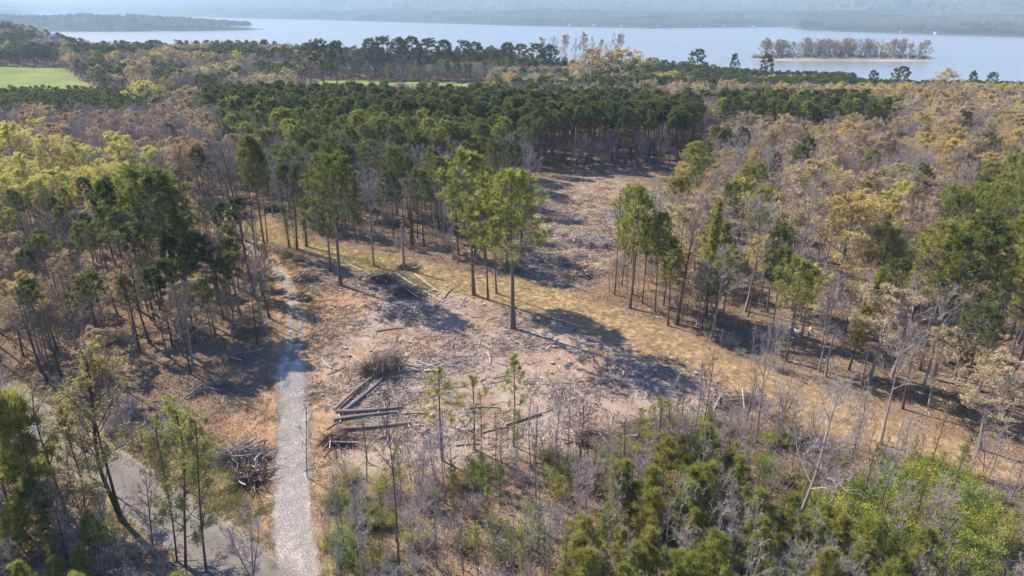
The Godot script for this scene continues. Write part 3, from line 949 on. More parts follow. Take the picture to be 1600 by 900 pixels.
func stick_heap(seed_: int, n: int, rx: float, h: float, rz: float, l0: float, l1: float, r0: float, r1: float, upward := 0.0) -> ArrayMesh:
	rng.seed = seed_
	begin()
	var lumps := []
	for i in 6: lumps.append([Vector2(rf(-0.7, 0.7) * rx, rf(-0.7, 0.7) * rz), rf(0.3, 0.62), rf(0.35, 1.0)])
	for i in n:
		var u: Array = lumps[rng.randi() % 6]
		var a := rng.randf() * TAU
		var q := absf(rng.randfn(0.0, 0.5))
		var hh: float = h * u[2] * exp(-q * q * 1.6)
		var p := Vector3(u[0].x + cos(a) * rx * u[1] * q, rf(0.0, 1.0) * hh, u[0].y + sin(a) * rz * u[1] * q)
		var d := (rdir() + Vector3(cos(a), -0.1, sin(a)) * 0.4)
		d.y = d.y * 0.5 + upward * rf(0.3, 1.2)
		d = d.normalized()
		var k := pow(rng.randf(), 1.8)
		var l := lerpf(l0, l1, k)
		var r := lerpf(r0, r1, k)
		var v := rf(0.35, 1.0)
		var e := p + d * l
		e.y = maxf(e.y, 0.02)
		tube([p - d * l * 0.3, p.lerp(e, 0.5) + rdir() * l * 0.07, e], [r, r * 0.7, r * 0.25], 4, Color(v, v * 0.97, v * 0.93))
	return commit([[surf(), null]])

func brush_pile(p: Vector2, n: int, rx: float, h: float, rz: float, col: Color, label: String, thick := 0.03, turn := 0.0, logs := 0, upward := 0.0) -> void:
	var o := base("brush_pile", at(p.x, p.y), turn)
	var sd: int = 700 + used_names["brush_pile"] * 7
	var m := StandardMaterial3D.new()
	m.albedo_color = col.linear_to_srgb()
	m.vertex_color_use_as_albedo = true
	m.roughness = 0.95
	part("tangled_branches", stick_heap(sd, n, rx, h, rz, 0.6, 3.4, thick * 0.35, thick * 1.6, upward), o, m).set_meta("kind", "stuff")
	for i in logs:
		rng.seed = sd + 50 + i
		var l := rf(1.6, 4.2)
		var b := part("branch", log_mesh(sd + 60 + i, l, rf(0.07, 0.17), 0.06), o, M[["weathered_wood", "log_bark", "weathered_wood"][i % 3]])
		b.position = Vector3(rf(-rx, rx) * 0.8, h * rf(0.15, 0.75), rf(-rz, rz) * 0.8)
		b.rotation = Vector3(rf(-0.3, 0.3), rf(0, TAU), rf(-0.35, 0.35))
	tag(o, label, "brush pile")

# ---------------------------------------------------------------- buildings, vehicles, boats
func gable(called: String, p: Vector3, turn: float, w: float, l: float, eave: float, rise: float, wall: String, roof: String, label: String, category: String, group := "") -> void:
	var o := base(called, p, turn)
	begin()
	add_prism([Vector2(-w / 2, -0.5), Vector2(w / 2, -0.5), Vector2(w / 2, eave), Vector2(0, eave + rise), Vector2(-w / 2, eave)], Vector3.ZERO, l / 2)
	part("walls", commit([[surf(), null]]), o, M[wall])
	begin()
	var k := 0.45
	var sl := rise / (w / 2)
	for s in [-1.0, 1.0]:
		add_prism([Vector2(0, eave + rise + 0.03), Vector2(s * (w / 2 + k), eave - k * sl + 0.03), Vector2(s * (w / 2 + k), eave - k * sl + 0.19), Vector2(0, eave + rise + 0.19)], Vector3.ZERO, l / 2 + k)
	part("roof", commit([[surf(), null]]), o, M[roof])
	for i in 3:
		part("window", boxes([[Vector3(0, 0, 0), Vector3(0.08, 1.2, 1.0)]]), o, M["window_glass"]).position = Vector3(w / 2 + 0.03, eave * 0.55, (i - 1) * l * 0.3)
	part("door", boxes([[Vector3.ZERO, Vector3(0.95, 2.0, 0.08)]]), o, M["dark_paint"]).position = Vector3(0, 0.95, l / 2 + 0.03)
	tag(o, label, category, group)

func pickup(p: Vector3, turn: float, label: String) -> void:
	var o := base("pickup_truck", p, turn)
	begin()
	add_prism([Vector2(-2.7, 0.45), Vector2(2.6, 0.45), Vector2(2.75, 0.7), Vector2(2.7, 1.05), Vector2(1.3, 1.2), Vector2(-2.65, 1.2), Vector2(-2.75, 0.8)], Vector3.ZERO, 0.95)
	add_prism([Vector2(-0.85, 1.2), Vector2(1.3, 1.2), Vector2(0.55, 1.85), Vector2(-0.6, 1.88)], Vector3.ZERO, 0.8)
	part("body", commit([[surf(), null]]), o, M["dark_paint"])
	begin()
	add_prism([Vector2(-0.68, 1.27), Vector2(1.0, 1.27), Vector2(0.48, 1.75), Vector2(-0.52, 1.77)], Vector3.ZERO, 0.83)
	part("side_windows", commit([[surf(), null]]), o, M["window_glass"])
	begin()
	quad(Vector3(1.32, 1.23, -0.7), Vector3(1.32, 1.23, 0.7), Vector3(0.6, 1.86, 0.66), Vector3(0.6, 1.86, -0.66), Color.WHITE)
	part("windscreen", commit([[surf(), null]]), o, M["steel"])
	for sx in [-1.7, 1.75]:
		for sz in [-0.9, 0.9]:
			var c := CylinderMesh.new()
			c.top_radius = 0.38; c.bottom_radius = 0.38; c.height = 0.26; c.radial_segments = 20
			var w := part("wheel", c, o, M["rubber"])
			w.position = Vector3(sx, 0.38, sz); w.rotation.x = PI / 2
			var c2 := CylinderMesh.new()
			c2.top_radius = 0.22; c2.bottom_radius = 0.22; c2.height = 0.28; c2.radial_segments = 16
			part("rim", c2, w, M["steel"])
	for sz in [-0.7, 0.7]: part("headlight", boxes([[Vector3(2.74, 0.88, sz), Vector3(0.06, 0.16, 0.36)]]), o, M["steel"])
	part("bumper", boxes([[Vector3(2.8, 0.55, 0), Vector3(0.14, 0.2, 1.8)], [Vector3(-2.8, 0.6, 0), Vector3(0.14, 0.2, 1.8)]]), o, M["steel"])
	tag(o, label, "pickup truck")

func boat(p: Vector3, turn: float, l: float, hull: String, label: String) -> void:
	var o := base("motor_boat", p, turn)
	begin()
	var n := 8
	for i in n:
		var t0 := float(i) / n
		var t1 := float(i + 1) / n
		var w0 := l * 0.17 * sqrt(1.0 - pow(t0, 3.0))
		var w1 := l * 0.17 * sqrt(maxf(0.0, 1.0 - pow(t1, 3.0)))
		var x0 := (t0 - 0.5) * l
		var x1 := (t1 - 0.5) * l
		var h0 := 0.8 + 0.4 * t0
		var h1 := 0.8 + 0.4 * t1
		for s in [-1.0, 1.0]:
			quad(Vector3(x0, -0.2, s * w0 * 0.6), Vector3(x1, -0.2, s * w1 * 0.6), Vector3(x1, h1, s * w1), Vector3(x0, h0, s * w0), Color.WHITE)
		quad(Vector3(x0, h0 - 0.15, -w0), Vector3(x1, h1 - 0.15, -w1), Vector3(x1, h1 - 0.15, w1), Vector3(x0, h0 - 0.15, w0), Color.WHITE)
	part("hull", commit([[surf(), null]]), o, M[hull])
	begin()
	add_prism([Vector2(-0.1, 0.75), Vector2(l * 0.2, 0.9), Vector2(l * 0.1, 1.7), Vector2(-0.1, 1.75)], Vector3.ZERO, l * 0.11)
	part("windscreen", commit([[surf(), null]]), o, M["window_glass"])
	part("outboard_motor", boxes([[Vector3(-l * 0.53, 0.8, 0), Vector3(0.5, 1.0, 0.45)]]), o, M["dark_paint"])
	tag(o, label, "boat")

# ---------------------------------------------------------------- the scene
func _ready() -> void:
	var cam := Camera3D.new()
	cam.name = "camera"
	cam.position = Vector3(0, 55, 0)
	cam.rotation_degrees = Vector3(-22.639, 0, 0)
	cam.fov = 45.735
	cam.near = 0.5
	cam.far = 14000.0
	add_child(cam)
	cam.current = true

	var sky := ProceduralSkyMaterial.new()
	sky.sky_top_color = Color(0.30, 0.45, 0.72)
	sky.sky_horizon_color = Color(0.86, 0.93, 1.0)
	sky.sky_curve = 0.16
	sky.ground_horizon_color = Color(0.6, 0.65, 0.7)
	sky.ground_bottom_color = Color(0.25, 0.22, 0.2)
	var env := Environment.new()
	env.background_mode = Environment.BG_SKY
	env.sky = Sky.new()
	env.sky.sky_material = sky
	env.background_energy_multiplier = 0.8
	env.tonemap_mode = Environment.TONE_MAPPER_LINEAR
	env.tonemap_exposure = 2.95
	env.sdfgi_enabled = true
	env.ssao_enabled = true
	env.ssil_enabled = true
	env.fog_enabled = true
	env.fog_density = 0.0001
	env.fog_light_color = Color(0.8, 0.91, 1.0)
	env.volumetric_fog_enabled = true
	env.volumetric_fog_density = 0.0
	var we := WorldEnvironment.new()
	we.name = "world_environment"
	we.environment = env
	add_child(we)

	var sun := DirectionalLight3D.new()
	sun.name = "sun"
	sun.look_at_from_position(Vector3.ZERO, Vector3(19.6, -21.5, 14.7))
	sun.light_energy = 1.6
	sun.light_color = Color(1.0, 0.95, 0.87)
	sun.light_angular_distance = 0.5
	sun.shadow_enabled = true
	add_child(sun)

	wav.seed = 5
	wav.frequency = 0.012
	wav.fractal_octaves = 3
	blot.seed = 9
	blot.frequency = 0.045
	blot.fractal_octaves = 4
	blot.fractal_gain = 0.6
	rng.seed = 1
	make_materials()
	land()
	water_and_hills()
	rng.seed = 77
	make_protos()
	rng.seed = 4242
	named_trees()
	woods()
	rng.seed = 31
	plant()
	rng.seed = 52
	fallen_wood()
	rng.seed = 63
	small_things()
	ground_cover()

func land() -> void:
	var xs := axis(-95.0, 105.0, 0.8, -1500.0, 1500.0, 1.045)
	var ds := axis(45.0, 225.0, 0.8, -60.0, 1500.0, 1.03)
	structure("ground", sheet(xs, ds, ground_y, ground_color, M["ground"]))
	structure("gravel_drive", ribbon(drive, 2.45, 0.55, 0.05, 16, 1.1, drive_color, M["gravel"]))
	structure("road", ribbon(road, 3.2, 3.2, 0.06, 8, 0.0, road_color, M["asphalt"]))
	for s in [-1.0, 1.0]:
		var edge := PackedVector2Array()
		for i in road.size():
			var dir := (road[mini(i + 1, road.size() - 1)] - road[maxi(i - 1, 0)]).normalized()
			edge.append(road[i] + Vector2(-dir.y, dir.x) * 2.85 * s)
		structure("road_marking", ribbon(edge, 0.07, 0.07, 0.066, 1, 0.0, func(p, f, t): return lin(0.24, 0.225, 0.21), M["asphalt"]))
	# puddles that stand in the wheel tracks of the drive
	for q in [[Vector2(-79.7, 175.6), 2.6, 1.2], [Vector2(-64.6, 156.9), 2.2, 0.6], [Vector2(-59.7, 150.6), 1.6, 0.5], [Vector2(-50.0, 136.2), 1.5, 0.55], [Vector2(-44.9, 127.8), 1.0, 0.4], [Vector2(-38.4, 104.6), 1.5, 0.6], [Vector2(-36.6, 97.9), 1.3, 0.7], [Vector2(-35.2, 92.8), 1.2, 0.5]]:
		begin()
		var c: Vector2 = q[0]
		var ring := []
		for k in 18:
			var a := TAU * k / 18.0
			var r := 1.0 + 0.45 * wav.get_noise_2d(c.x * 40.0 + cos(a) * 60.0, c.y * 40.0 + sin(a) * 60.0)
			ring.append(at(c.x, c.y, 0.075) + Vector3(cos(a) * q[2] * r - sin(a) * 0.1, 0, sin(a) * q[1] * r))
		for k in 18: tri(at(c.x, c.y, 0.075), ring[k], ring[(k + 1) % 18], Color.WHITE)
		structure("puddle", commit([[surf(), M["puddle_water"]]]))

func drive_color(p: Vector2, f: float, t: float) -> Color:
	var a := blot.get_noise_2d(p.x * 2.0, p.y * 2.0)
	var b := blot.get_noise_2d(p.x * 7.0, p.y * 7.0 + 90.0)
	var c := lin(0.6, 0.56, 0.505).lerp(lin(0.43, 0.39, 0.345), clampf(0.4 + b, 0.0, 1.0))
	c = c.lerp(lin(0.5, 0.34, 0.18), clampf((a - 0.12) * 3.0, 0.0, 0.75))
	var muddy := ss(0.17, 0.34, t)
	var track := absf(absf(f) - 0.45)
	c = c.lerp(lin(0.23, 0.16, 0.105).lerp(lin(0.19, 0.17, 0.155), clampf(0.5 + b * 1.5, 0.0, 1.0)), muddy * clampf(0.75 + b * 0.6 + track * 0.3, 0.0, 1.0))
	c = c.lerp(lin(0.27, 0.22, 0.11), muddy * ss(0.3, 0.0, absf(f) + a * 0.4) * 0.6)
	c = c.lerp(lin(0.33, 0.27, 0.22), ss(0.26, 0.08, absf(absf(f) - 0.42)) * (1.0 - muddy) * clampf(0.5 + b, 0.1, 0.9))
	return c.lerp(lin(0.3, 0.2, 0.125), ss(0.62, 0.96, absf(f) + a * 0.6 + b * 0.25))

func road_color(p: Vector2, f: float, t: float) -> Color:
	var a := blot.get_noise_2d(p.x * 2.0, p.y * 2.0)
	var b := blot.get_noise_2d(p.x * 9.0, p.y * 9.0)
	var c := lin(0.13, 0.12, 0.112).lerp(lin(0.185, 0.168, 0.152), clampf(0.5 + a * 1.4 + b * 0.6, 0.0, 1.0))
	c = c.lerp(lin(0.25, 0.2, 0.14), ss(0.8, 1.02, absf(f) + b * 0.3))
	return c.lerp(lin(0.21, 0.193, 0.177), ss(0.25, 0.0, absf(absf(f) - 0.45)) * 0.6)

func water_and_hills() -> void:
	begin()
	quad(Vector3(-9000, LAKE_LEVEL, -450), Vector3(9000, LAKE_LEVEL, -450), Vector3(9000, LAKE_LEVEL, -9000), Vector3(-9000, LAKE_LEVEL, -9000), Color.WHITE)
	structure("lake", commit([[surf(), M["lake_water"]]]))
	# hills beyond the far shore, laid out fan-wise over bearings and distances
	var v := PackedVector3Array()
	var c := PackedColorArray()
	var idx := PackedInt32Array()
	var ds := []
	var d := 1380.0
	while d < 8200.0:
		ds.append(d)
		d *= 1.0 + 0.012
	var nq := 200
	for dd in ds:
		for i in nq + 1:
			var q := lerpf(-1.7, 1.7, float(i) / nq)
			var x: float = q * dd
			v.append(Vector3(x, hill_y(x, dd), -dd))
			var a := blot.get_noise_2d(x * 0.05, dd * 0.05)
			c.append(lin(0.12, 0.1, 0.06).lerp(lin(0.06, 0.08, 0.04), clampf(0.5 + a * 1.4, 0.0, 1.0)))
	for j in ds.size() - 1:
		for i in nq:
			var k := j * (nq + 1) + i
			idx.append_array(PackedInt32Array([k, k + nq + 1, k + 1, k + 1, k + nq + 1, k + nq + 2]))
	structure("hills", indexed(v, c, idx, M["hill_soil"]))
	# damper, thicker air over the lake and the hills behind it
	var damp := FogMaterial.new()
	damp.density = 0.00025
	damp.albedo = Color(0.77, 0.9, 1.0)
	var haze := FogVolume.new()
	haze.name = "lake_haze"
	haze.shape = RenderingServer.FOG_VOLUME_SHAPE_BOX
	haze.size = Vector3(18000, 520, 7600)
	haze.position = Vector3(0, 235, -4650)
	haze.material = damp
	haze.set_meta("kind", "stuff")
	add_child(haze, true)
	# wooded peninsula to the left
	mound("peninsula", Vector2(-1290, 2080), 560.0, 175.0, 24.0, 0.02, lin(0.12, 0.1, 0.06))
	mound("island", Vector2(440, 948), 122.0, 27.0, 2.6, -0.06, lin(0.3, 0.25, 0.17))
	mound("islet", Vector2(217.9, 905.0), 9.0, 3.0, 1.6, 0.0, lin(0.2, 0.17, 0.12))

func mound_y(p: Vector2, c: Vector2, a: float, b: float, h: float, turn: float) -> float:
	var q := (p - c).rotated(-turn)
	var n := wav.get_noise_2d(p.x * 0.5, p.y * 0.5)
	var r := pow(pow(absf(q.x / a), 3.6) + pow(absf(q.y / b), 2.0), 0.4) + n * 0.18
	return LAKE_LEVEL - 3.0 + 3.5 * ss(1.3, 0.9, r) + h * ss(1.0, 0.2, r) * (0.8 + 0.3 * n)

func mound(called: String, c: Vector2, a: float, b: float, h: float, turn: float, col: Color) -> void:
	var v := PackedVector3Array()
	var cc := PackedColorArray()
	var idx := PackedInt32Array()
	for j in 15:
		for i in 61:
			var r := j / 14.0 * 1.3
			var g := TAU * i / 60.0
			var p := c + Vector2(cos(g) * a * r, sin(g) * b * r).rotated(turn)
			v.append(Vector3(p.x, mound_y(p, c, a, b, h, turn), -p.y))
			cc.append(col.lerp(lin(0.45, 0.36, 0.26), ss(0.72, 0.95, r + wav.get_noise_2d(p.x * 2.0, p.y * 2.0) * 0.4) if called == "island" else 0.0))
	for j in 14:
		for i in 60:
			var k := j * 61 + i
			idx.append_array(PackedInt32Array([k, k + 1, k + 61, k + 1, k + 62, k + 61]))
	structure(called, indexed(v, cc, idx, M["hill_soil"]))

func named_trees() -> void:
	# the stand of tall pines left on the clearing
	hero("tall_pine", Vector3(0.2, 112.9, 29.7), "tallest pine, with full rounded crown, alone in the middle of the clearing", "fresh green", 0.0, 1.3, 0)
	hero("tall_pine", Vector3(-7.8, 128.1, 29.6), "tall pine with pale trunk just left of the clearing's tallest pine", "fresh green", 0.0, 1.05, 1)
	hero("tall_pine", Vector3(-4.8, 125.9, 22.6), "shorter pine close behind the tallest pine, left of two dark trunks", "olive green", 0.0, 0.85, 2)
	hero("tall_pine", Vector3(-3.2, 129.1, 19.7), "shorter pine close behind the tallest pine, right of two dark trunks", "fresh green", 0.0, 0.8, 3)
	hero("tall_pine", Vector3(-36.1, 132.9, 28.2), "front pine of the pair by the brush piles, wide crown", "deep green", 0.02, 1.1, 2)
	hero("tall_pine", Vector3(-40.2, 141.5, 23.3), "back pine of the pair by the brush piles, slimmer crown", "deep green", -0.02, 0.8, 4)
	hero("tall_pine", Vector3(-60.1, 156.9, 27.7), "twin-like tall dark pine standing over ivy beside the upper drive", "deep green", 0.0, 0.85, 3)
	hero("tall_pine", Vector3(-59.7, 157.9, 24.9), "thinner companion trunk right beside the tall dark pine by the drive", "deep green", 0.03, 0.6, 1)
	hero("tall_pine", Vector3(23.0, 121.8, 24.6), "tall round-crowned pine at the right edge of the grass strip", "fresh green", 0.0, 1.05, 4)
	hero("tall_pine", Vector3(25.8, 124.0, 18.3), "smaller pine right of the round-crowned pine at the strip's edge", "deep green", 0.0, 0.7, 1)
	hero("tall_pine", Vector3(27.6, 120.0, 20.1), "smaller pine left of the ivy-clad trunk at the strip's edge", "olive green", 0.0, 0.75, 3)
	hero("tall_pine", Vector3(-63.3, 115.7, 29.0), "broad dark pine with spreading crown in the left woods beside the drive", "deep green", 0.0, 1.35, 0)
	hero("tall_pine", Vector3(-63.3, 119.1, 26.8), "narrow pine tucked behind the broad dark pine in the left woods", "dark green", 0.0, 0.8, 1)
	hero("tall_pine", Vector3(-72.6, 120.6, 25.9), "dark pine left of the broad dark pine in the left woods", "dark green", -0.04, 0.9, 3)
	hero("tall_pine", Vector3(66.2, 97.3, 25.2), "leftmost trunk of the three big pines in the right woods", "olive green", 0.0, 0.9, 2)
	hero("tall_pine", Vector3(66.6, 94.4, 24.7), "middle trunk of the three big pines in the right woods", "deep green", 0.0, 1.0, 4)
	hero("tall_pine", Vector3(72.3, 100.1, 25.9), "rightmost trunk of the three big pines in the right woods", "deep green", 0.0, 1.0, 1)
	hero("tall_pine", Vector3(73.0, 87.3, 26.5), "big leaning pine at the right edge with a dark thick trunk", "fresh green", 0.03, 0.9, 0)
	hero("tall_pine", Vector3(80.3, 92.8, 27.1), "pine at the far right edge beside the big leaning pine", "olive green", 0.0, 1.1, 2)
	hero("tall_pine", Vector3(80.0, 101.2, 24.5), "slim pine behind the big leaning pine at the right edge", "fresh green", 0.0, 0.9, 3)
	hero("cedar", Vector3(36.6, 116.8, 23.1), "tall dark olive evergreen at the strip's edge, left of two", "olive green", 0.0, 0.85, 0)
	hero("cedar", Vector3(38.9, 118.5, 18.7), "dark olive evergreen at the strip's edge, right of two", "olive green", 0.0, 0.8, 1)
	hero("cedar", Vector3(54.5, 96.9, 18.0), "olive cedar with a bare lower stem leaning among grey brush in the right woods", "olive green", 0.1, 0.75, 1)
	hero("dark_tree", Vector3(-67.8, 163.8, 26.2), "dark leafless tree with crooked limbs left of the twin tall pine", "", -0.08, 0.9, 0)
	hero("dark_tree", Vector3(-65.6, 164.8, 22.2), "slender dark leafless tree between crooked tree and twin pine", "", 0.02, 0.6, 1)
	hero("bare_tree", Vector3(56.7, 126.8, 26.5), "thick-trunked bare tree standing in deep shade of the right woods", "", 0.05, 1.0, 0)
	hero("bare_tree", Vector3(45.1, 120.0, 23.7), "pale grey bare tree right of the two olive evergreens", "", 0.0, 0.8, 2)
	hero("dark_tree", Vector3(21.0, 128.5, 21.4), "forked dark bare tree left of the round-crowned strip pine", "", 0.0, 0.55, 1)
	hero("bare_tree", Vector3(31.9, 60.8, 19.9), "big bare tree with leaning dark trunk above the young pines", "", 0.1, 1.0, 2)
	hero("bare_tree", Vector3(49.7, 76.9, 19.5), "tall grey bare tree right of the big leaning bare tree", "", 0.03, 0.8, 1)
	hero("bare_tree", Vector3(33.1, 77.6, 19.2), "thin bare tree at the strip's edge over the young pines", "", 0.0, 0.5, 3)
	hero("dark_tree", Vector3(25.7, 77.6, 14.2), "dark bare tree at the clearing's right edge", "", 0.0, 0.6, 2)
	hero("dark_tree", Vector3(-11.8, 54.3, 22.8), "tall narrow dark bare trunk standing at the bottom of the clearing", "", 0.0, 0.42, 1)
	hero("budding_tree", Vector3(65.4, 125.2, 21.7), "wide golden budding tree in the middle of the right woods", "golden", 0.0, 1.5, 0)
	hero("budding_tree", Vector3(76.3, 131.9, 18.2), "golden budding tree right of the wide golden one", "golden", 0.0, 1.35, 2)
	hero("budding_tree", Vector3(61.6, 135.4, 25.5), "large dusky tan tree left of the wide golden budding tree", "tawny", 0.0, 1.4, 1)
	hero("budding_tree", Vector3(155.4, 265.0, 15.3), "grandest rounded orange-tan tree of the right forest", "tawny", 0.0, 2.3, 2)
	hero("budding_tree", Vector3(142.5, 262.0, 10.3), "rounded orange-tan tree left of the grandest orange-tan tree", "tawny", 0.0, 1.8, 0)
	hero("budding_tree", Vector3(161.0, 240.0, 8.0), "broad gold tree just right of the grandest orange-tan tree", "golden", 0.0, 2.0, 4)
	hero("budding_tree", Vector3(136.3, 232.0, 8.2), "yellow-green tree below the grandest orange-tan tree", "yellow green", 0.0, 1.4, 3)
	hero("budding_tree", Vector3(136.3, 214.0, 5.3), "small yellow-green tree in front of the broad gold tree", "yellow green", 0.0, 1.0, 1)
	hero("tall_pine", Vector3(126.4, 190.0, 12.4), "deep green pine below the broad gold tree", "deep green", 0.0, 1.1, 0)
	hero("tall_pine", Vector3(133.4, 185.0, 11.2), "dark pine right of the pine below the broad gold tree", "dark green", 0.0, 1.1, 2)
	hero("tall_pine", Vector3(79.2, 205.0, 13.7), "lone dark pine poking above tan trees of the right forest", "dark green", 0.0, 1.0, 3)
	hero("tall_pine", Vector3(67.6, 195.0, 11.2), "olive pine at the end of the upper clearing, right side", "olive green", 0.0, 1.0, 1)
	hero("tall_pine", Vector3(113.9, 205.0, 8.4), "small dark pine left of the yellow-green tree", "dark green", 0.0, 0.8, 4)
	# bright yellow-green group behind the left woods
	hero("budding_tree", Vector3(-138.3, 190.0, 24.1), "leftmost and tallest yellow-green tree behind the left woods", "yellow green", 0.0, 1.5, 0)
	hero("budding_tree", Vector3(-127.1, 186.0, 21.5), "yellow-green tree second from left behind the left woods", "yellow green", 0.0, 1.2, 2)
	hero("budding_tree", Vector3(-119.8, 188.0, 19.9), "yellow-green tree third from left behind the left woods", "yellow green", 0.0, 1.0, 1)
	hero("budding_tree", Vector3(-110.3, 190.0, 22.0), "round yellow-green tree nearest the grey bare trees", "yellow green", 0.0, 1.2, 4)
	hero("budding_tree", Vector3(-104.9, 172.0, 18.4), "low bright yellow-green tree over the dark left pines", "yellow green", 0.0, 1.0, 3)
	hero("budding_tree", Vector3(-124.6, 172.0, 20.0), "low yellow-green tree at the left edge", "yellow green", 0.0, 1.1, 3)
	hero("budding_tree", Vector3(-173.0, 270.0, 15.6), "left rusty orange tree behind the yellow-green group", "rusty orange", 0.0, 1.3, 0)
	hero("budding_tree", Vector3(-164.2, 275.0, 15.4), "right rusty orange tree behind the yellow-green group", "rusty orange", 0.0, 1.3, 2)
	hero("budding_tree", Vector3(-151.7, 290.0, 13.0), "rounded tawny tree right of the rusty orange pair", "tawny", 0.0, 1.0, 4)
	hero("budding_tree", Vector3(-151.4, 330.0, 20.7), "large tawny tree rising in the left-hand forest", "tawny", 0.0, 1.7, 0)
	hero("budding_tree", Vector3(-208.1, 400.0, 18.6), "broad yellow-green tree far in the left-hand forest", "yellow green", 0.0, 1.6, 2)
	hero("tall_pine", Vector3(-177.4, 310.0, 15.5), "lone dark pine right of the rusty orange pair", "dark green", 0.0, 1.1, 3)
	hero("budding_tree", Vector3(-248.6, 470.0, 26.8), "tawny round tree in front of the left meadow's edge", "tawny", 0.0, 1.5, 1)
	hero("budding_tree", Vector3(62.3, 560.0, 33.4), "left half of the long tawny crown before the lake", "tawny", 0.0, 2.0, 0)
	hero("budding_tree", Vector3(87.3, 560.0, 32.5), "right half of the long tawny crown before the lake", "golden", 0.0, 2.0, 2)
	hero("budding_tree", Vector3(308.8, 505.0, 20.0), "broad golden tree before the lake on the right", "golden", 0.0, 1.9, 4)
	hero("tall_pine", Vector3(152.3, 590.0, 32.5), "tall pine pair standing against the lake", "dark green", 0.0, 1.2, 0)
	hero("tall_pine", Vector3(182.1, 590.0, 28.6), "small umbrella-shaped pine standing against the lake", "dark green", 0.0, 0.7, 3)
	hero("tall_pine", Vector3(199.9, 560.0, 29.2), "dark pine at the left end of the island view", "dark green", 0.0, 1.1, 2)
	hero("tall_pine", Vector3(254.0, 500.0, 20.3), "spindly pine against the lake left of a bulky one", "dark green", 0.0, 0.9, 3)
	hero("tall_pine", Vector3(273.7, 500.0, 23.3), "bulky dark pine against the lake, left of the golden tree", "dark green", 0.0, 1.5, 0)
	hero("tall_pine", Vector3(336.6, 520.0, 19.4), "dark pine against the lake right of the golden tree", "dark green", 0.0, 1.0, 4)
	hero("tall_pine", Vector3(347.5, 515.0, 18.7), "last dark pine against the lake on the right", "dark green", 0.0, 1.1, 2)
	hero("tall_pine", Vector3(-181.6, 640.0, 35.7), "towering dark pine by the lake behind the green field, first from the left", "dark green", 0.0, 1.5, 0)
	hero("tall_pine", Vector3(-172.7, 650.0, 37.9), "towering dark pine by the lake behind the green field, second from the left", "dark green", 0.0, 1.5, 2)
	hero("tall_pine", Vector3(-157.7, 640.0, 36.7), "towering dark pine by the lake behind the green field, third from the left", "dark green", 0.0, 1.5, 4)
	hero("tall_pine", Vector3(-135.4, 680.0, 37.1), "towering dark pine by the lake behind the green field, fourth from the left", "dark green", 0.0, 1.5, 0)
	hero("tall_pine", Vector3(-123.2, 690.0, 38.4), "towering dark pine by the lake behind the green field, fifth from the left", "dark green", 0.0, 1.5, 2)
	hero("tall_pine", Vector3(-107.1, 680.0, 38.2), "towering dark pine by the lake behind the green field, sixth from the left", "dark green", 0.0, 1.5, 4)
	hero("tall_pine", Vector3(-94.6, 690.0, 38.4), "towering dark pine by the lake behind the green field, seventh from the left", "dark green", 0.0, 1.5, 0)
	hero("tall_pine", Vector3(-79.4, 680.0, 37.1), "towering dark pine by the lake behind the green field, eighth from the left", "dark green", 0.0, 1.5, 2)
	hero("tall_pine", Vector3(-63.7, 685.0, 35.7), "towering dark pine by the lake behind the green field, ninth from the left", "dark green", 0.0, 1.5, 4)
	hero("tall_pine", Vector3(-44.0, 690.0, 34.9), "towering dark pine by the lake behind the green field, tenth from the left", "dark green", 0.0, 1.5, 0)
	hero("tall_pine", Vector3(-33.2, 680.0, 33.7), "towering dark pine by the lake behind the green field, eleventh from the left", "dark green", 0.0, 1.5, 2)
	hero("tall_pine", Vector3(-6.1, 690.0, 33.2), "towering dark pine by the lake behind the green field, twelfth from the left", "dark green", 0.0, 1.5, 4)
	hero("tall_pine", Vector3(7.2, 680.0, 32.6), "towering dark pine by the lake behind the green field, thirteenth from the left", "dark green", 0.0, 1.5, 0)
	hero("tall_pine", Vector3(22.3, 660.0, 33.6), "towering dark pine by the lake behind the green field, fourteenth from the left", "dark green", 0.0, 1.5, 2)
	hero("tall_pine", Vector3(34.6, 650.0, 33.0), "towering dark pine by the lake behind the green field, fifteenth from the left", "dark green", 0.0, 1.5, 4)
	# thin trees on the point that runs out into the lake
	var point := 0
	for q in [Vector3(31.5, 775.0, 32.8), Vector3(45.5, 780.0, 34.5), Vector3(56.8, 785.0, 35.6), Vector3(69.8, 790.0, 32.2), Vector3(78.1, 790.0, 36.7), Vector3(87.8, 795.0, 33.3), Vector3(98.4, 795.0, 30.6), Vector3(111.5, 800.0, 37.0), Vector3(118.6, 800.0, 35.7), Vector3(129.5, 800.0, 29.7)]:
		point += 1
		hero(["bare_tree", "budding_tree"][point % 2], q, "tall thin tree standing before the lake on the point, %s from the left" % ORDINAL[point - 1], ["", "dusky pink", "", "pale buff"][point % 4], 0.0, 0.6)
	# by the road
	hero("dark_tree", Vector3(-45.0, 62.4, 22.6), "leafing tree with dark leaning double trunk on the roadside", "", 0.06, 0.9, 2)
	hero("young_pine", Vector3(-57.2, 62.1, 20.5), "tall shaggy pine at the left edge by the road", "fresh green", 0.06, 0.8, 1)
	hero("young_pine", Vector3(-53.9, 62.1, 16.5), "shaggy pine right of the tall shaggy roadside pine", "olive green", 0.06, 0.8, 3)
	hero("dark_tree", Vector3(-51.8, 63.2, 17.6), "dark twiggy tree between shaggy pines and the leaning roadside trunk", "", 0.04, 0.9, 0)
	hero("green_sapling", Vector3(-48.8, 61.6, 15.4), "olive leafing tree close left of the leaning roadside trunk", "sprouting olive", 0.06, 1.3, 1)
	hero("bare_tree", Vector3(-58.6, 68.3, 17.9), "grey twiggy tree behind the shaggy roadside pines", "", 0.0, 0.9, 3)
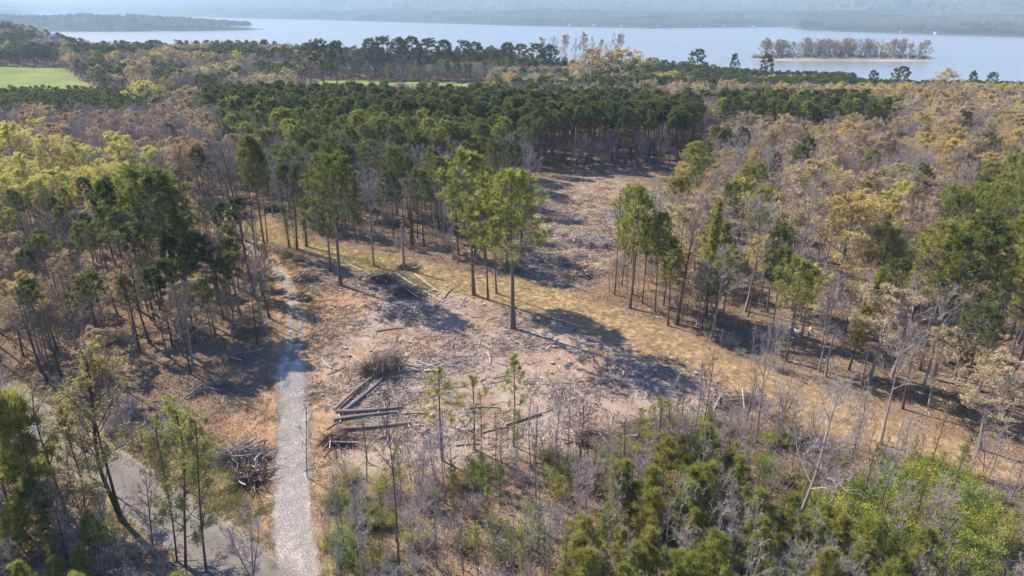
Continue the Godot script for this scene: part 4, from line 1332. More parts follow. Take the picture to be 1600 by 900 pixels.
	hero("bare_tree", Vector3(-53.1, 70.2, 14.3), "grey twiggy tree standing on the road's far verge", "", 0.0, 0.8, 1)
	hero("green_sapling", Vector3(-45.5, 63.1, 21.6), "thin yellow-green sprouting tree behind the leaning roadside trunk", "sprouting olive", 0.06, 1.5, 0)
	hero("green_sapling", Vector3(-32.1, 54.7, 19.0), "yellow-green leafing tree by the road, right of two", "sprouting olive", 0.12, 0.9, 1)
	hero("green_sapling", Vector3(-34.6, 55.4, 19.4), "yellow-green leafing tree by the road, left of two", "light green", 0.13, 1.1, 2)
	hero("green_sapling", Vector3(-35.9, 56.2, 17.4), "slim leaning stem beside the left yellow-green roadside tree", "sprouting olive", 0.06, 0.9, 0)
	hero("dark_tree", Vector3(-38.7, 56.9, 11.2), "small black bare tree on the road's near verge", "", 0.12, 0.8, 0)
	hero("thicket_tree", Vector3(-26.8, 53.6, 8.7), "dark spreading bare thicket tree at the end of the road's verge", "", 0.0, 1.3, 1)
	# thin pines and saplings along the near edge of the clearing
	hero("thin_pine", Vector3(-8.9, 73.1, 13.7), "thin young pine at the clearing's near edge, left of three", "olive green", 0.0, 1.4, 0)
	hero("thin_pine", Vector3(-5.1, 75.5, 11.4), "thin young pine at the clearing's near edge, middle of three", "olive green", 0.0, 1.3, 2)
	hero("thin_pine", Vector3(0.2, 76.2, 14.0), "thin young pine at the clearing's near edge, right of three", "fresh green", 0.0, 1.1, 1)
	hero("thin_pine", Vector3(18.0, 70.8, 11.1), "young pine with open crown at the clearing's lower right corner", "fresh green", 0.0, 1.8, 0)
	hero("sapling", Vector3(7.1, 72.7, 13.0), "tall bare sapling in front of the clearing's middle", "", 0.0, 1.0, 0)
	hero("sapling", Vector3(5.7, 71.4, 12.7), "bare sapling just left of the tall bare sapling", "", 0.05, 0.9, 2)
	hero("sapling", Vector3(-25.8, 70.2, 11.0), "lone bare sapling beside the gravel drive", "", 0.1, 0.9, 1)
	hero("sapling", Vector3(-18.7, 73.1, 6.1), "forked bare sapling by the small brush pile", "", 0.0, 1.1, 3)
	hero("sapling", Vector3(-4.1, 72.7, 11.0), "straight bare sapling right of the middle thin pine", "", 0.0, 0.8, 1)
	hero("sapling", Vector3(24.4, 77.6, 12.8), "bare sapling near the clearing's right corner", "", 0.0, 1.0, 2)
	# snags
	hero("sapling", Vector3(-15.9, 138.0, 9.2), "thin bare stem on the grass strip's edge", "", 0.0, 0.5, 1)

func woods() -> void:
	var pines := ["deep green", "dark green", "deep green", "olive green"]
	var left_woods := Patch.new(PackedVector2Array([Vector2(-99.8, 79.1), Vector2(-64.4, 77.6), Vector2(-61.0, 85.6), Vector2(-50.9, 94.8), Vector2(-41.9, 104.6), Vector2(-46.7, 122.1), Vector2(-57.9, 141.1), Vector2(-72.7, 161.8), Vector2(-82.5, 167.9), Vector2(-92.1, 163.8), Vector2(-141.1, 158.4), Vector2(-162.3, 143.1)]))
	fill(left_woods, 4.9, [[0.11, "tall_pine", pines, 12.5, 16.0], [0.15, "slender_pine", pines, 13.0, 17.0], [0.46, "dark_tree", [], 11.0, 17.0], [0.1, "bare_tree", [], 11.0, 15.0], [0.1, "budding_tree", ["tawny", "golden", "pale buff"], 11.0, 14.0], [0.12, "sapling", [], 6.0, 10.0]], "left woods", 2.2, 0.08)
	var shade_side := Patch.new(PackedVector2Array([Vector2(-57.1, 92.8), Vector2(-50.5, 101.2), Vector2(-45.1, 116.2), Vector2(-51.0, 130.2), Vector2(-60.3, 143.1), Vector2(-68.5, 135.4), Vector2(-68.3, 110.8)]))
	fill(shade_side, 7.0, [[0.6, "dark_tree", [], 14.0, 19.0], [0.4, "slender_pine", ["dark green", "deep green"], 16.0, 20.0]], "woods by the drive", 2.2, 0.1)
	var glow := Patch.new(PackedVector2Array([Vector2(-149.4, 156.9), Vector2(-91.2, 163.8), Vector2(-98.7, 182.7), Vector2(-173.4, 185.8)]))
	fill(glow, 6.5, [[1.0, "budding_tree", ["yellow green"], 13.5, 17.0]], "yellow-green row", 2.6, 0.1)
	var left_edge := Patch.new(PackedVector2Array([Vector2(-80.7, 85.6), Vector2(-67.1, 92.8), Vector2(-70.6, 110.8), Vector2(-103.8, 139.2), Vector2(-117.8, 135.4)]))
	fill(left_edge, 5.0, [[0.5, "budding_tree", ["golden", "pale buff", "tawny"], 11.0, 15.0], [0.5, "dark_tree", [], 11.0, 15.0]], "left woods' edge", 3.0, 0.45)
	var behind := Patch.new(PackedVector2Array([Vector2(-166.6, 182.0), Vector2(-83.3, 182.0), Vector2(-78.9, 205.0), Vector2(-89.7, 250.0), Vector2(-131.4, 300.0), Vector2(-148.3, 345.0), Vector2(-165.0, 300.0), Vector2(-255.9, 285.0)]))
	fill(behind, 5.6, [[0.62, "bare_tree", [], 13.0, 19.0], [0.16, "budding_tree", ["tawny", "dusky pink", "tawny", "pale buff"], 14.0, 18.0], [0.04, "budding_tree", ["yellow green"], 13.0, 17.0], [0.03, "budding_tree", ["rusty orange"], 13.0, 17.0], [0.06, "tall_pine", ["dark green"], 13.0, 17.0]], "left-hand forest")
	var middle := Patch.new(PackedVector2Array([Vector2(-76.1, 194.4), Vector2(-63.1, 179.7), Vector2(-49.2, 166.8), Vector2(-31.4, 158.4), Vector2(-8.7, 143.9), Vector2(3.5, 138.4), Vector2(5.7, 151.5), Vector2(3.8, 176.8), Vector2(7.7, 210.6), Vector2(-20.8, 217.1), Vector2(-48.5, 210.6), Vector2(-74.7, 210.6)]))
	fill(middle, 3.9, [[0.16, "tall_pine", ["deep green", "dark green", "deep green"], 14.0, 20.0], [0.3, "bare_tree", [], 12.0, 18.0], [0.14, "dark_tree", [], 12.0, 17.0], [0.07, "cedar", ["dark green"], 5.0, 9.0], [0.14, "green_bush", ["dull green"], 1.8, 3.2], [0.2, "bare_brush", [], 1.8, 3.4], [0.2, "sapling", [], 5.0, 9.0]], "middle woods", 2.6)
	var middle_back := Patch.new(PackedVector2Array([Vector2(-94.7, 215.0), Vector2(-49.4, 215.0), Vector2(-20.6, 215.0), Vector2(12.2, 212.0), Vector2(9.2, 243.0), Vector2(-23.6, 250.0), Vector2(-59.2, 262.0), Vector2(-128.6, 300.0)]))
	fill(middle_back, 6.0, [[0.7, "tall_pine", ["deep green", "fresh green", "deep green"], 16.0, 21.0], [0.3, "bare_tree", [], 15.0, 18.0]], "woods before the stand")
	var stand := Patch.new(PackedVector2Array([Vector2(-130.0, 300.0), Vector2(-59.2, 262.0), Vector2(-23.8, 252.0), Vector2(11.5, 243.0), Vector2(36.9, 244.0), Vector2(64.0, 246.0), Vector2(70.3, 262.0), Vector2(81.5, 296.0), Vector2(47.8, 322.0), Vector2(0.0, 336.0), Vector2(-76.8, 346.0), Vector2(-152.8, 352.0)]))
	fill(stand, 3.9, [[0.84, "slender_pine", ["deep green", "dark green", "dark green", "deep green"], 18.0, 22.5], [0.09, "bare_tree", [], 10.0, 16.0], [0.03, "dark_tree", [], 12.0, 17.0]], "dark pine stand")
	var fringe := Patch.new(PackedVector2Array([Vector2(6.7, 236.0), Vector2(35.8, 236.0), Vector2(63.2, 238.0), Vector2(67.3, 250.0), Vector2(38.6, 256.0), Vector2(7.2, 256.0)]))
	fill(fringe, 4.6, [[0.6, "sapling", [], 5.0, 10.0], [0.4, "bare_tree", [], 7.0, 11.0]], "pine stand's fringe", 1.0, 0.3)
	var stand2 := Patch.new(PackedVector2Array([Vector2(81.2, 275.0), Vector2(100.7, 268.0), Vector2(135.6, 262.0), Vector2(154.6, 285.0), Vector2(164.4, 335.0), Vector2(102.1, 345.0)]))
	fill(stand2, 4.4, [[0.85, "slender_pine", ["deep green", "fresh green", "dark green"], 17.0, 21.0], [0.3, "bare_tree", [], 10.0, 16.0]], "right pine stand")
	var right_woods := Patch.new(PackedVector2Array([Vector2(18.0, 131.2), Vector2(28.2, 112.9), Vector2(36.0, 103.0), Vector2(45.1, 92.8), Vector2(55.0, 83.1), Vector2(61.7, 76.2), Vector2(72.0, 63.7), Vector2(158.0, 143.1), Vector2(128.4, 189.0), Vector2(70.7, 210.6), Vector2(61.6, 210.6), Vector2(47.7, 189.0), Vector2(27.8, 160.8), Vector2(20.3, 139.2)]))
	fill(right_woods, 5.4, [[0.3, "bare_tree", [], 12.0, 18.0], [0.2, "budding_tree", ["tawny", "golden", "pale buff", "yellow green"], 11.0, 16.0], [0.2, "tall_pine", ["olive green", "deep green", "fresh green"], 14.0, 19.0], [0.1, "dark_tree", [], 11.0, 16.0], [0.14, "thicket_tree", [], 7.0, 11.0], [0.1, "sapling", [], 5.0, 9.0], [0.08, "bare_brush", [], 2.0, 3.0]], "right woods", 2.6, 0.1)
	var right_pines := Patch.new(PackedVector2Array([Vector2(72.2, 116.2), Vector2(70.1, 92.8), Vector2(84.8, 79.1), Vector2(158.0, 143.1), Vector2(127.6, 171.1), Vector2(96.6, 151.5)]))
	fill(right_pines, 8.0, [[1.0, "tall_pine", ["fresh green", "olive green"], 16.0, 21.0]], "right woods' end", 3.0, 0.6)
	var right_forest := Patch.new(PackedVector2Array([Vector2(61.1, 205.0), Vector2(110.5, 190.0), Vector2(175.5, 180.0), Vector2(376.2, 410.0), Vector2(221.9, 410.0), Vector2(119.3, 420.0), Vector2(103.5, 350.0), Vector2(169.9, 340.0), Vector2(157.2, 285.0), Vector2(136.1, 258.0), Vector2(77.6, 262.0), Vector2(64.7, 235.0)]))
	fill(right_forest, 6.0, [[0.3, "budding_tree", ["tawny", "pale buff", "tawny", "golden"], 14.0, 19.0], [0.56, "bare_tree", [], 12.0, 18.0], [0.08, "tall_pine", ["deep green", "dark green"], 13.0, 17.0]], "right-hand forest")
	# the far forest, from the stand to the lake shore
	var d := 288.0
	while d < 1300.0:
		var step := 5.8 + (d - 400.0) * 0.005
		var half := 0.84 * (d * 0.923 + 22.0)
		var x := -half
		while x < half:
			var p := Vector2(x + rf(-0.46, 0.46) * step, d + rf(-0.46, 0.46) * step)
			x += step
			if stand.has(p) or behind.has(p) or right_forest.has(p) or meadow.has(p) or field.has(p) or not is_free(p, 2.0): continue
			var q := p.x / p.y
			if ground_y(p.x, p.y) < LAKE_LEVEL + 0.9: continue
			var b := bearing(p.x, p.y)
			var n := blot.get_noise_2d(p.x * 0.25, p.y * 0.25) + 0.35 * blot.get_noise_2d(p.x * 1.3, p.y * 1.3)
			var piny := -0.12
			var h := rf(13.0, 18.0)
			if b < -0.42 and d < 505.0: piny = 0.9; h = rf(7.5, 10.0)
			elif b > 0.12 and d > 430.0: piny = 0.28
			elif b < 0.1 and d > 690.0: piny = -0.02
			elif b > -0.42 and b < 0.3 and d < 430.0: piny = -0.2
			if b > 0.3: h = minf(h, 15.0)
			if b > 0.04 and b < 0.2 and d > 700.0: h = rf(5.0, 9.0)
			if b > 0.5: h = minf(h, 12.0)
			if b > -0.32 and b < -0.03 and d > 400.0 and d < 645.0: h = clampf(55.0 - ground_y(p.x, p.y) - d * 0.1125, 1.6, h)
			if b < -0.55 and d > 505.0 and d < 560.0: continue
			if d > 700.0 and b < 0.0: h = rf(15.0, 24.0)
			var zone := "lakeside forest" if d > 640.0 else "far forest"
			if n < piny: book("tall_pine", p, h * 1.08, zone, ["dark green", "deep green"][rng.randi() % 2])
			elif rng.randf() < (0.5 if n > 0.2 else 0.18): book("budding_tree", p, h, zone, ["tawny", "pale buff", "golden", "dusky pink", "pale buff", "yellow green"][rng.randi() % 6])
			else: book("bare_tree", p, h, zone)
		d += step
	# near thickets
	var thicket := Patch.new(PackedVector2Array([Vector2(-22.1, 68.3), Vector2(-13.4, 74.1), Vector2(-3.4, 75.5), Vector2(8.4, 74.5), Vector2(17.4, 77.6), Vector2(23.7, 82.2), Vector2(34.2, 81.0), Vector2(44.5, 74.1), Vector2(57.1, 71.4), Vector2(72.1, 64.8), Vector2(56.9, 46.3), Vector2(-19.2, 46.3), Vector2(-20.1, 55.8)]))
	fill(thicket, 2.15, [[0.34, "sapling", [], 6.0, 11.5], [0.2, "thicket_tree", [], 4.5, 9.0], [0.26, "bare_brush", [], 1.6, 3.4], [0.16, "green_sapling", ["light green", "dull green", "sprouting olive"], 4.0, 7.5], [0.28, "green_bush", ["dull green", "light green", "sprouting olive"], 1.5, 3.0], [0.04, "thin_pine", ["olive green"], 5.0, 8.0]], "lower thicket", 1.2, 0.08)
	var young := Patch.new(PackedVector2Array([Vector2(7.0, 53.6), Vector2(12.0, 63.7), Vector2(16.9, 70.2), Vector2(25.3, 71.4), Vector2(28.8, 67.1), Vector2(31.4, 59.6), Vector2(36.5, 56.7), Vector2(41.3, 54.0), Vector2(38.9, 46.3), Vector2(3.6, 46.3)]))
	fill(young, 2.6, [[0.5, "young_pine", ["fresh green", "olive green", "fresh green"], 5.0, 8.5], [0.14, "sapling", [], 5.0, 9.0], [0.12, "thicket_tree", [], 4.0, 7.0], [0.3, "green_sapling", ["light green", "bright green", "sprouting olive"], 4.0, 7.0], [0.16, "green_bush", ["light green", "yellow flowering"], 1.8, 3.0]], "lower right thicket", 1.4, 0.08)
	var young_left := Patch.new(PackedVector2Array([Vector2(-64.1, 57.6), Vector2(-52.8, 59.6), Vector2(-42.4, 54.9), Vector2(-34.8, 51.5), Vector2(-22.8, 46.3), Vector2(-54.6, 45.6)]))
	fill(young_left, 3.0, [[0.6, "young_pine", ["fresh green", "olive green", "fresh green"], 4.0, 6.5], [0.28, "green_sapling", ["yellow flowering", "light green", "sprouting olive"], 3.5, 6.0], [0.14, "thicket_tree", [], 4.0, 7.0]], "roadside pines", 1.4, 0.05)
	var far_side := Patch.new(PackedVector2Array([Vector2(-62.7, 55.8), Vector2(-78.9, 76.2), Vector2(-67.9, 77.6), Vector2(-59.2, 70.8), Vector2(-50.9, 64.8), Vector2(-43.0, 58.6), Vector2(-45.8, 54.9)]))
	fill(far_side, 3.2, [[0.16, "young_pine", ["fresh green", "olive green"], 6.0, 9.0], [0.35, "thicket_tree", [], 6.0, 9.0], [0.2, "green_sapling", ["light green", "yellow flowering", "dull green"], 5.0, 8.0], [0.15, "bare_brush", [], 2.0, 3.0]], "roadside thicket", 1.4, 0.05)
	var road_brush := Patch.new(PackedVector2Array([Vector2(-63.5, 76.2), Vector2(-61.9, 83.9), Vector2(-55.4, 85.6), Vector2(-43.5, 77.6), Vector2(-49.3, 76.2), Vector2(-53.1, 77.6)]))
	fill(road_brush, 2.1, [[0.4, "bare_brush", [], 1.8, 3.2], [0.4, "thicket_tree", [], 4.0, 8.0], [0.2, "sapling", [], 4.0, 8.0]], "brush between road and woods", 1.0, 0.1)
	var near_verge := Patch.new(PackedVector2Array([Vector2(-50.2, 63.7), Vector2(-43.3, 60.6), Vector2(-33.3, 54.0), Vector2(-23.7, 49.2), Vector2(-37.4, 49.2), Vector2(-48.8, 57.6)]))
	fill(near_verge, 2.6, [[0.4, "bare_brush", [], 1.6, 3.0], [0.3, "thicket_tree", [], 4.0, 7.0], [0.15, "green_sapling", ["light green", "dull green"], 4.0, 7.0], [0.15, "sapling", [], 4.0, 8.0]], "road's near verge", 1.0, 0.15)
	var bushes := Patch.new(PackedVector2Array([Vector2(36.7, 63.7), Vector2(42.3, 67.7), Vector2(52.2, 71.4), Vector2(56.5, 67.7), Vector2(53.6, 58.6), Vector2(45.9, 50.7), Vector2(34.4, 50.7), Vector2(32.4, 56.7)]))
	fill(bushes, 1.8, [[0.5, "green_bush", ["bright green", "light green"], 2.4, 4.0], [0.4, "green_bush", ["yellow flowering"], 2.2, 3.4]], "green bushes", 0.8, 0.1)
	var corner := Patch.new(PackedVector2Array([Vector2(-57.3, 52.4), Vector2(-63.0, 63.7), Vector2(-58.8, 66.5), Vector2(-52.3, 66.0), Vector2(-43.3, 59.1), Vector2(-41.0, 52.4)]))
	fill(corner, 3.2, [[0.22, "young_pine", ["fresh green", "olive green"], 6.5, 9.5], [0.26, "green_sapling", ["sprouting olive", "dull green", "light green"], 6.0, 9.0], [0.24, "thicket_tree", [], 6.0, 10.0], [0.16, "dark_tree", [], 9.0, 13.0]], "corner thicket", 1.0, 0.05)
	var lower_edge := Patch.new(PackedVector2Array([Vector2(26.2, 93.6), Vector2(37.0, 83.9), Vector2(49.2, 75.1), Vector2(56.9, 71.0), Vector2(55.3, 68.3), Vector2(44.5, 74.1), Vector2(34.2, 81.0), Vector2(25.0, 88.2)]))
	fill(lower_edge, 2.7, [[0.5, "sapling", [], 5.0, 11.0], [0.25, "thicket_tree", [], 5.0, 9.0], [0.25, "bare_brush", [], 1.6, 3.0]], "strip's lower edge", 0.8, 0.25)
	var verge := Patch.new(PackedVector2Array([Vector2(-21.7, 63.7), Vector2(-18.8, 67.7), Vector2(-14.4, 60.6), Vector2(-11.9, 53.6), Vector2(-17.2, 53.6), Vector2(-20.0, 56.7)]))
	fill(verge, 2.2, [[1.0, "green_bush", ["bright green", "light green"], 1.4, 2.4]], "drive's verge", 0.8, 0.3)
	var brush_strip := Patch.new(PackedVector2Array([Vector2(4.2, 74.1), Vector2(17.7, 79.1), Vector2(24.4, 85.6), Vector2(34.8, 83.1), Vector2(33.1, 77.6), Vector2(20.0, 73.4), Vector2(8.1, 70.8)]))
	fill(brush_strip, 1.7, [[1.0, "bare_brush", [], 1.5, 2.6]], "clearing's brush line", 0.8, 0.2)
	var ivy_patch := Patch.new(PackedVector2Array([Vector2(-63.9, 155.1), Vector2(-53.6, 164.8), Vector2(-46.2, 155.1), Vector2(-48.6, 147.2), Vector2(-59.6, 149.3)]))
	fill(ivy_patch, 2.0, [[0.7, "green_bush", ["dull green"], 0.8, 1.6], [0.4, "bare_brush", [], 1.2, 2.0]], "undergrowth by ivy-clad trunks", 0.6, 0.2)
	var strip_edge := Patch.new(PackedVector2Array([Vector2(18.1, 131.9), Vector2(29.4, 112.9), Vector2(39.7, 97.9), Vector2(48.1, 88.2), Vector2(48.7, 91.9), Vector2(41.2, 102.3), Vector2(31.6, 117.7), Vector2(20.1, 137.3)]))
	fill(strip_edge, 2.4, [[0.5, "bare_brush", [], 1.2, 2.4], [0.5, "sapling", [], 4.0, 9.0]], "strip's right edge", 0.6, 0.35)
	island_shrubs()
	# the island's trees, from its left end to its right
	var spots := []
	for i in 210:
		var a := rng.randf() * TAU
		var r := sqrt(rng.randf())
		spots.append(Vector2(440, 963) + Vector2(cos(a) * 116.0 * r, sin(a) * 9.0 * r).rotated(-0.06))
	spots.sort_custom(func(p, q): return bearing(p.x, p.y) < bearing(q.x, q.y))
	var count := {}
	for p in spots:
		var m := choose([[0.5, "bare_tree", ""], [0.25, "budding_tree", "dusky pink"], [0.15, "budding_tree", "pale buff"], [0.1, "budding_tree", "yellow green"]])
		var stretch: String = ["left end", "left quarter", "left middle", "right middle", "right quarter", "right end"][clampi(int((bearing(p.x, p.y) - 0.38) / 0.21 * 6.0), 0, 5)]
		var look: String = "leafless grey" if m[2] == "" else m[2] + " budding"
		var k := look + stretch
		count[k] = count.get(k, 0) + 1
		island_tree(p, m[1], m[2], rf(15.0, 25.0) if rng.randf() < 0.55 else rf(5.0, 10.0), "%s tree on the lake island's %s, %s from the left" % [look, stretch, ORDINAL[mini(count[k] - 1, 24)]])

func island_shrubs() -> void:
	var spots := []
	for i in 46: spots.append(Vector2(440, 958) + Vector2(lerpf(-118.0, 116.0, (i + rf(0.1, 0.9)) / 46.0), rf(-7.0, 7.0)).rotated(-0.06))
	for i in spots.size():
		var pr: Dictionary = protos[["bare_brush", "green_bush", "bare_brush"][i % 3]][rng.randi() % 3]
		var o := base("island_shrub", Vector3(spots[i].x, mound_y(spots[i], Vector2(440, 948), 122.0, 27.0, 2.6, -0.06) - 0.1, -spots[i].y), rf(0, TAU))
		o.scale = Vector3(1.7, 1.0, 1.7) * rf(4.0, 7.0) / pr.h
		part("stems", pr.trunk, o)
		if pr.leaf >= 0: part("foliage", pr.crown, o).set_surface_override_material(0, tinted("leaves", LEAF["dull green"]))
		var green: bool = pr.leaf >= 0
		var n: int = i / 3 if green else i - (i + 1) / 3
		tag(o, "%s shrub under the trees of the island's %s part, %s from the left" % ["dull green" if green else "bare", "left" if n < 16 else "right", ORDINAL[n if n < 16 else n - 16]], "shrub", "shrubs on the island")

func island_tree(p: Vector2, kind: String, tint: String, h: float, label: String) -> void:
	var pr: Dictionary = protos["far_budding" if kind == "budding_tree" else "far_bare"][rng.randi() % 3]
	var o := base("island_tree", Vector3(p.x, mound_y(p, Vector2(440, 948), 122.0, 27.0, 2.6, -0.06) - 0.2, -p.y), rf(0, TAU))
	o.scale = Vector3.ONE * h / pr.h
	part("trunk", pr.trunk, o)
	var c := part("crown", pr.crown, o)
	if tint != "": c.set_surface_override_material(pr.leaf, tinted("buds", BUD[tint]))
	tag(o, label, "tree", "trees on the island")

func ivy_tree(s: Vector3, r: float, cover: float, label: String, lean: float, seed_: int) -> void:
	var o := base("ivy_clad_tree", at(s.x, s.y, -0.1))
	o.rotation.z = -lean
	rng.seed = seed_
	var pr := hardwood(seed_, s.z, 0.5, 2.4, [7, 5, 4, 3], r, 0.016, 0, 0.0, [M["dark_bark"], M["dark_twig"], M["buds"]], 0.7)
	part("trunk", pr.trunk, o)
	part("crown", pr.crown, o)
	rng.seed = seed_
	begin()
	for i in 1500:
		var t := pow(rng.randf(), 0.8) * cover
		var a := rng.randf() * TAU
		var rr := r * 1.3 + absf(rng.randfn(0.0, 0.32)) * (1.2 - t * 0.6)
		leaf(Vector3(cos(a) * rr, t * s.z, sin(a) * rr), rf(0.16, 0.32), shade())
	part("ivy", commit([[surf(), M["leaves"]]]), o, tinted("leaves", Color(0.075, 0.12, 0.035)))
	tag(o, label, "ivy-clad tree")

func snag(s: Vector3, r: float, label: String) -> void:
	rng.seed = int(s.x * 10.0) + 5000
	var o := base("broken_snag", at(s.x, s.y, -0.1))
	begin()
	var sp := spine(s.z, r, 0.02, r * 0.7, 4)
	tube(sp[0], sp[1], 8, Color.WHITE)
	for k in 6:
		var a := TAU * k / 6.0
		twig(sp[0][-1] + Vector3(cos(a), 0, sin(a)) * r * 0.5, sp[0][-1] + Vector3(cos(a) * 0.4, rf(0.3, 1.1), sin(a) * 0.4), r * 0.4, Color.WHITE)
	part("trunk", commit([[surf(), null]]), o, M["grey_bark"])
	begin()
	for k in 7:
		var y := s.z * rf(0.3, 0.95)
		var q := along(sp, y, s.z)
		twig(q, q + (rdir() + Vector3(0, 0.3, 0)) * rf(0.5, 1.3), 0.03, Color.WHITE)
	part("stubs", commit([[surf(), null]]), o, M["grey_twig"])
	tag(o, label, "dead tree")

func fallen_wood() -> void:
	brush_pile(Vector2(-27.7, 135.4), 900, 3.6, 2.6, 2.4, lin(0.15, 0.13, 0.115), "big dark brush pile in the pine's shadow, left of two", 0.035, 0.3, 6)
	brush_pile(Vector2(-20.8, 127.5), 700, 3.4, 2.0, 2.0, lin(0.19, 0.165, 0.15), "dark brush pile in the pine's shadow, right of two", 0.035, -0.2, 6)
	brush_pile(Vector2(-23.8, 142.7), 350, 3.0, 1.2, 1.2, lin(0.24, 0.2, 0.17), "long low heap of brown branches beside the grass strip", 0.04, -0.2, 4)
	brush_pile(Vector2(-43.0, 136.5), 500, 3.0, 1.3, 1.5, lin(0.22, 0.18, 0.15), "twisted brown brush heap left of the pine pair", 0.04, 0.1, 6)
	brush_pile(Vector2(-21.3, 96.9), 1700, 3.4, 3.0, 2.3, lin(0.25, 0.195, 0.15), "upright bushy treetop lying at the end of two long logs", 0.03, 0.5, 7, 0.4)
	brush_pile(Vector2(-23.4, 77.3), 700, 2.4, 1.1, 1.5, lin(0.2, 0.13, 0.11), "low reddish brush pile beside the gravel drive", 0.03, 0.1, 5)
	brush_pile(Vector2(-35.0, 74.1), 900, 3.0, 1.6, 2.8, lin(0.3, 0.26, 0.23), "grey root and branch heap left of the gravel drive", 0.035, 0.4, 8)
	brush_pile(Vector2(-32.7, 69.8), 300, 1.4, 1.3, 1.2, lin(0.17, 0.11, 0.085), "dark earthy stump heap left of the gravel drive", 0.07, 0.4, 4)
	brush_pile(Vector2(12.5, 147.2), 1300, 7.0, 1.5, 6.0, lin(0.33, 0.29, 0.27), "wide jam of grey slash logs at the mouth of the upper clearing", 0.045, 0.4, 26)
	brush_pile(Vector2(19.8, 159.8), 900, 6.0, 2.0, 5.0, lin(0.4, 0.36, 0.34), "pale slash heap behind the grey log jam", 0.04, 0.2, 16)
	brush_pile(Vector2(14.7, 139.2), 500, 4.0, 1.1, 2.4, lin(0.3, 0.23, 0.18), "brown splintered heap at the front of the log jam", 0.05, 0.2, 12)
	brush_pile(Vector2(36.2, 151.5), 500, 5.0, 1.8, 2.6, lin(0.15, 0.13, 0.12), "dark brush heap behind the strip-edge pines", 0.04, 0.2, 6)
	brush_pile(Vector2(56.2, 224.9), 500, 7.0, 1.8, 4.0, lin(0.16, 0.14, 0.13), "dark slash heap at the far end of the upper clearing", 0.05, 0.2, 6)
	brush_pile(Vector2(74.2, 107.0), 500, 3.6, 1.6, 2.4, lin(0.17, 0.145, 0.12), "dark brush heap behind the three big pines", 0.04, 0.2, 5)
	brush_pile(Vector2(11.3, 77.6), 700, 6.0, 1.2, 1.6, lin(0.2, 0.15, 0.12), "long brown brush row along the clearing's near edge", 0.03, 0.15, 6)
	brush_pile(Vector2(18.8, 80.3), 600, 4.4, 1.4, 1.6, lin(0.2, 0.16, 0.14), "brown brush row end near the clearing's right corner", 0.03, 0.25, 5)
	brush_pile(Vector2(33.5, 87.6), 600, 4.2, 1.5, 2.0, lin(0.2, 0.17, 0.15), "brush heap where clearing and grass strip meet", 0.03, 0.3, 5)
	brush_pile(Vector2(-46.1, 90.6), 350, 3.0, 0.9, 2.0, lin(0.22, 0.18, 0.15), "scraggly brush heap in the left woods' shade", 0.03, 0.3, 5)
	brush_pile(Vector2(-45.1, 101.2), 350, 2.4, 0.9, 2.0, lin(0.25, 0.21, 0.18), "grey brush heap in shade close to the drive", 0.03, 0.3, 4)
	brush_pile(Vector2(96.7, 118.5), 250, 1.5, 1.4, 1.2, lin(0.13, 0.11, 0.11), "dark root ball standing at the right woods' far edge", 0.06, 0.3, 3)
	# long logs
	felled_log(Vector2(-25.9, 84.9), Vector2(-21.5, 95.6), 0.26, "log_bark", "upper of two long logs running to the bushy treetop", "", 0.15)
	felled_log(Vector2(-24.7, 84.5), Vector2(-20.3, 94.4), 0.3, "log_bark", "lower of two long logs running to the bushy treetop")
	felled_log(Vector2(-25.3, 84.7), Vector2(-16.2, 85.9), 0.3, "log_bark", "long log beside the drive, first of three lying parallel")
	felled_log(Vector2(-25.4, 82.7), Vector2(-16.9, 84.7), 0.24, "log_bark", "long log beside the drive, middle of three lying parallel")
	felled_log(Vector2(-23.9, 80.3), Vector2(-14.5, 81.8), 0.3, "log_bark", "long log beside the drive, last of three lying parallel")
	felled_log(Vector2(-25.6, 139.9), Vector2(-13.7, 124.0), 0.17, "weathered_wood", "long straight pale pole lying behind the dark brush piles")
	felled_log(Vector2(-21.4, 139.5), Vector2(-15.3, 129.8), 0.17, "weathered_wood", "short pale pole near the grass strip, above the long pole")
	felled_log(Vector2(-37.4, 145.1), Vector2(-33.3, 141.5), 0.2, "weathered_wood", "pale pole stub lying in green grass by the strip")
	felled_log(Vector2(-48.9, 150.6), Vector2(-43.0, 145.1), 0.14, "weathered_wood", "pale crooked pole lying in ivy by the upper drive")
	felled_log(Vector2(4.2, 83.9), Vector2(-0.9, 81.0), 0.22, "log_bark", "grey log lying behind the right thin pine")
	felled_log(Vector2(23.8, 90.6), Vector2(25.7, 89.6), 0.2, "weathered_wood", "pale log alone in the clearing's right shade")
	felled_log(Vector2(84.3, 116.2), Vector2(88.2, 111.9), 0.16, "weathered_wood", "pale pole on the ground right of the three big pines")
	felled_log(Vector2(67.3, 114.8), Vector2(77.1, 125.2), 0.12, "weathered_wood", "white leaning pole among grey brush, right woods", "", 0.6)
	felled_log(Vector2(70.1, 114.0), Vector2(81.2, 126.5), 0.12, "weathered_wood", "second white leaning pole among grey brush, right woods", "", 0.6)
	# the pale cordwood in two heaps
	var k := 0
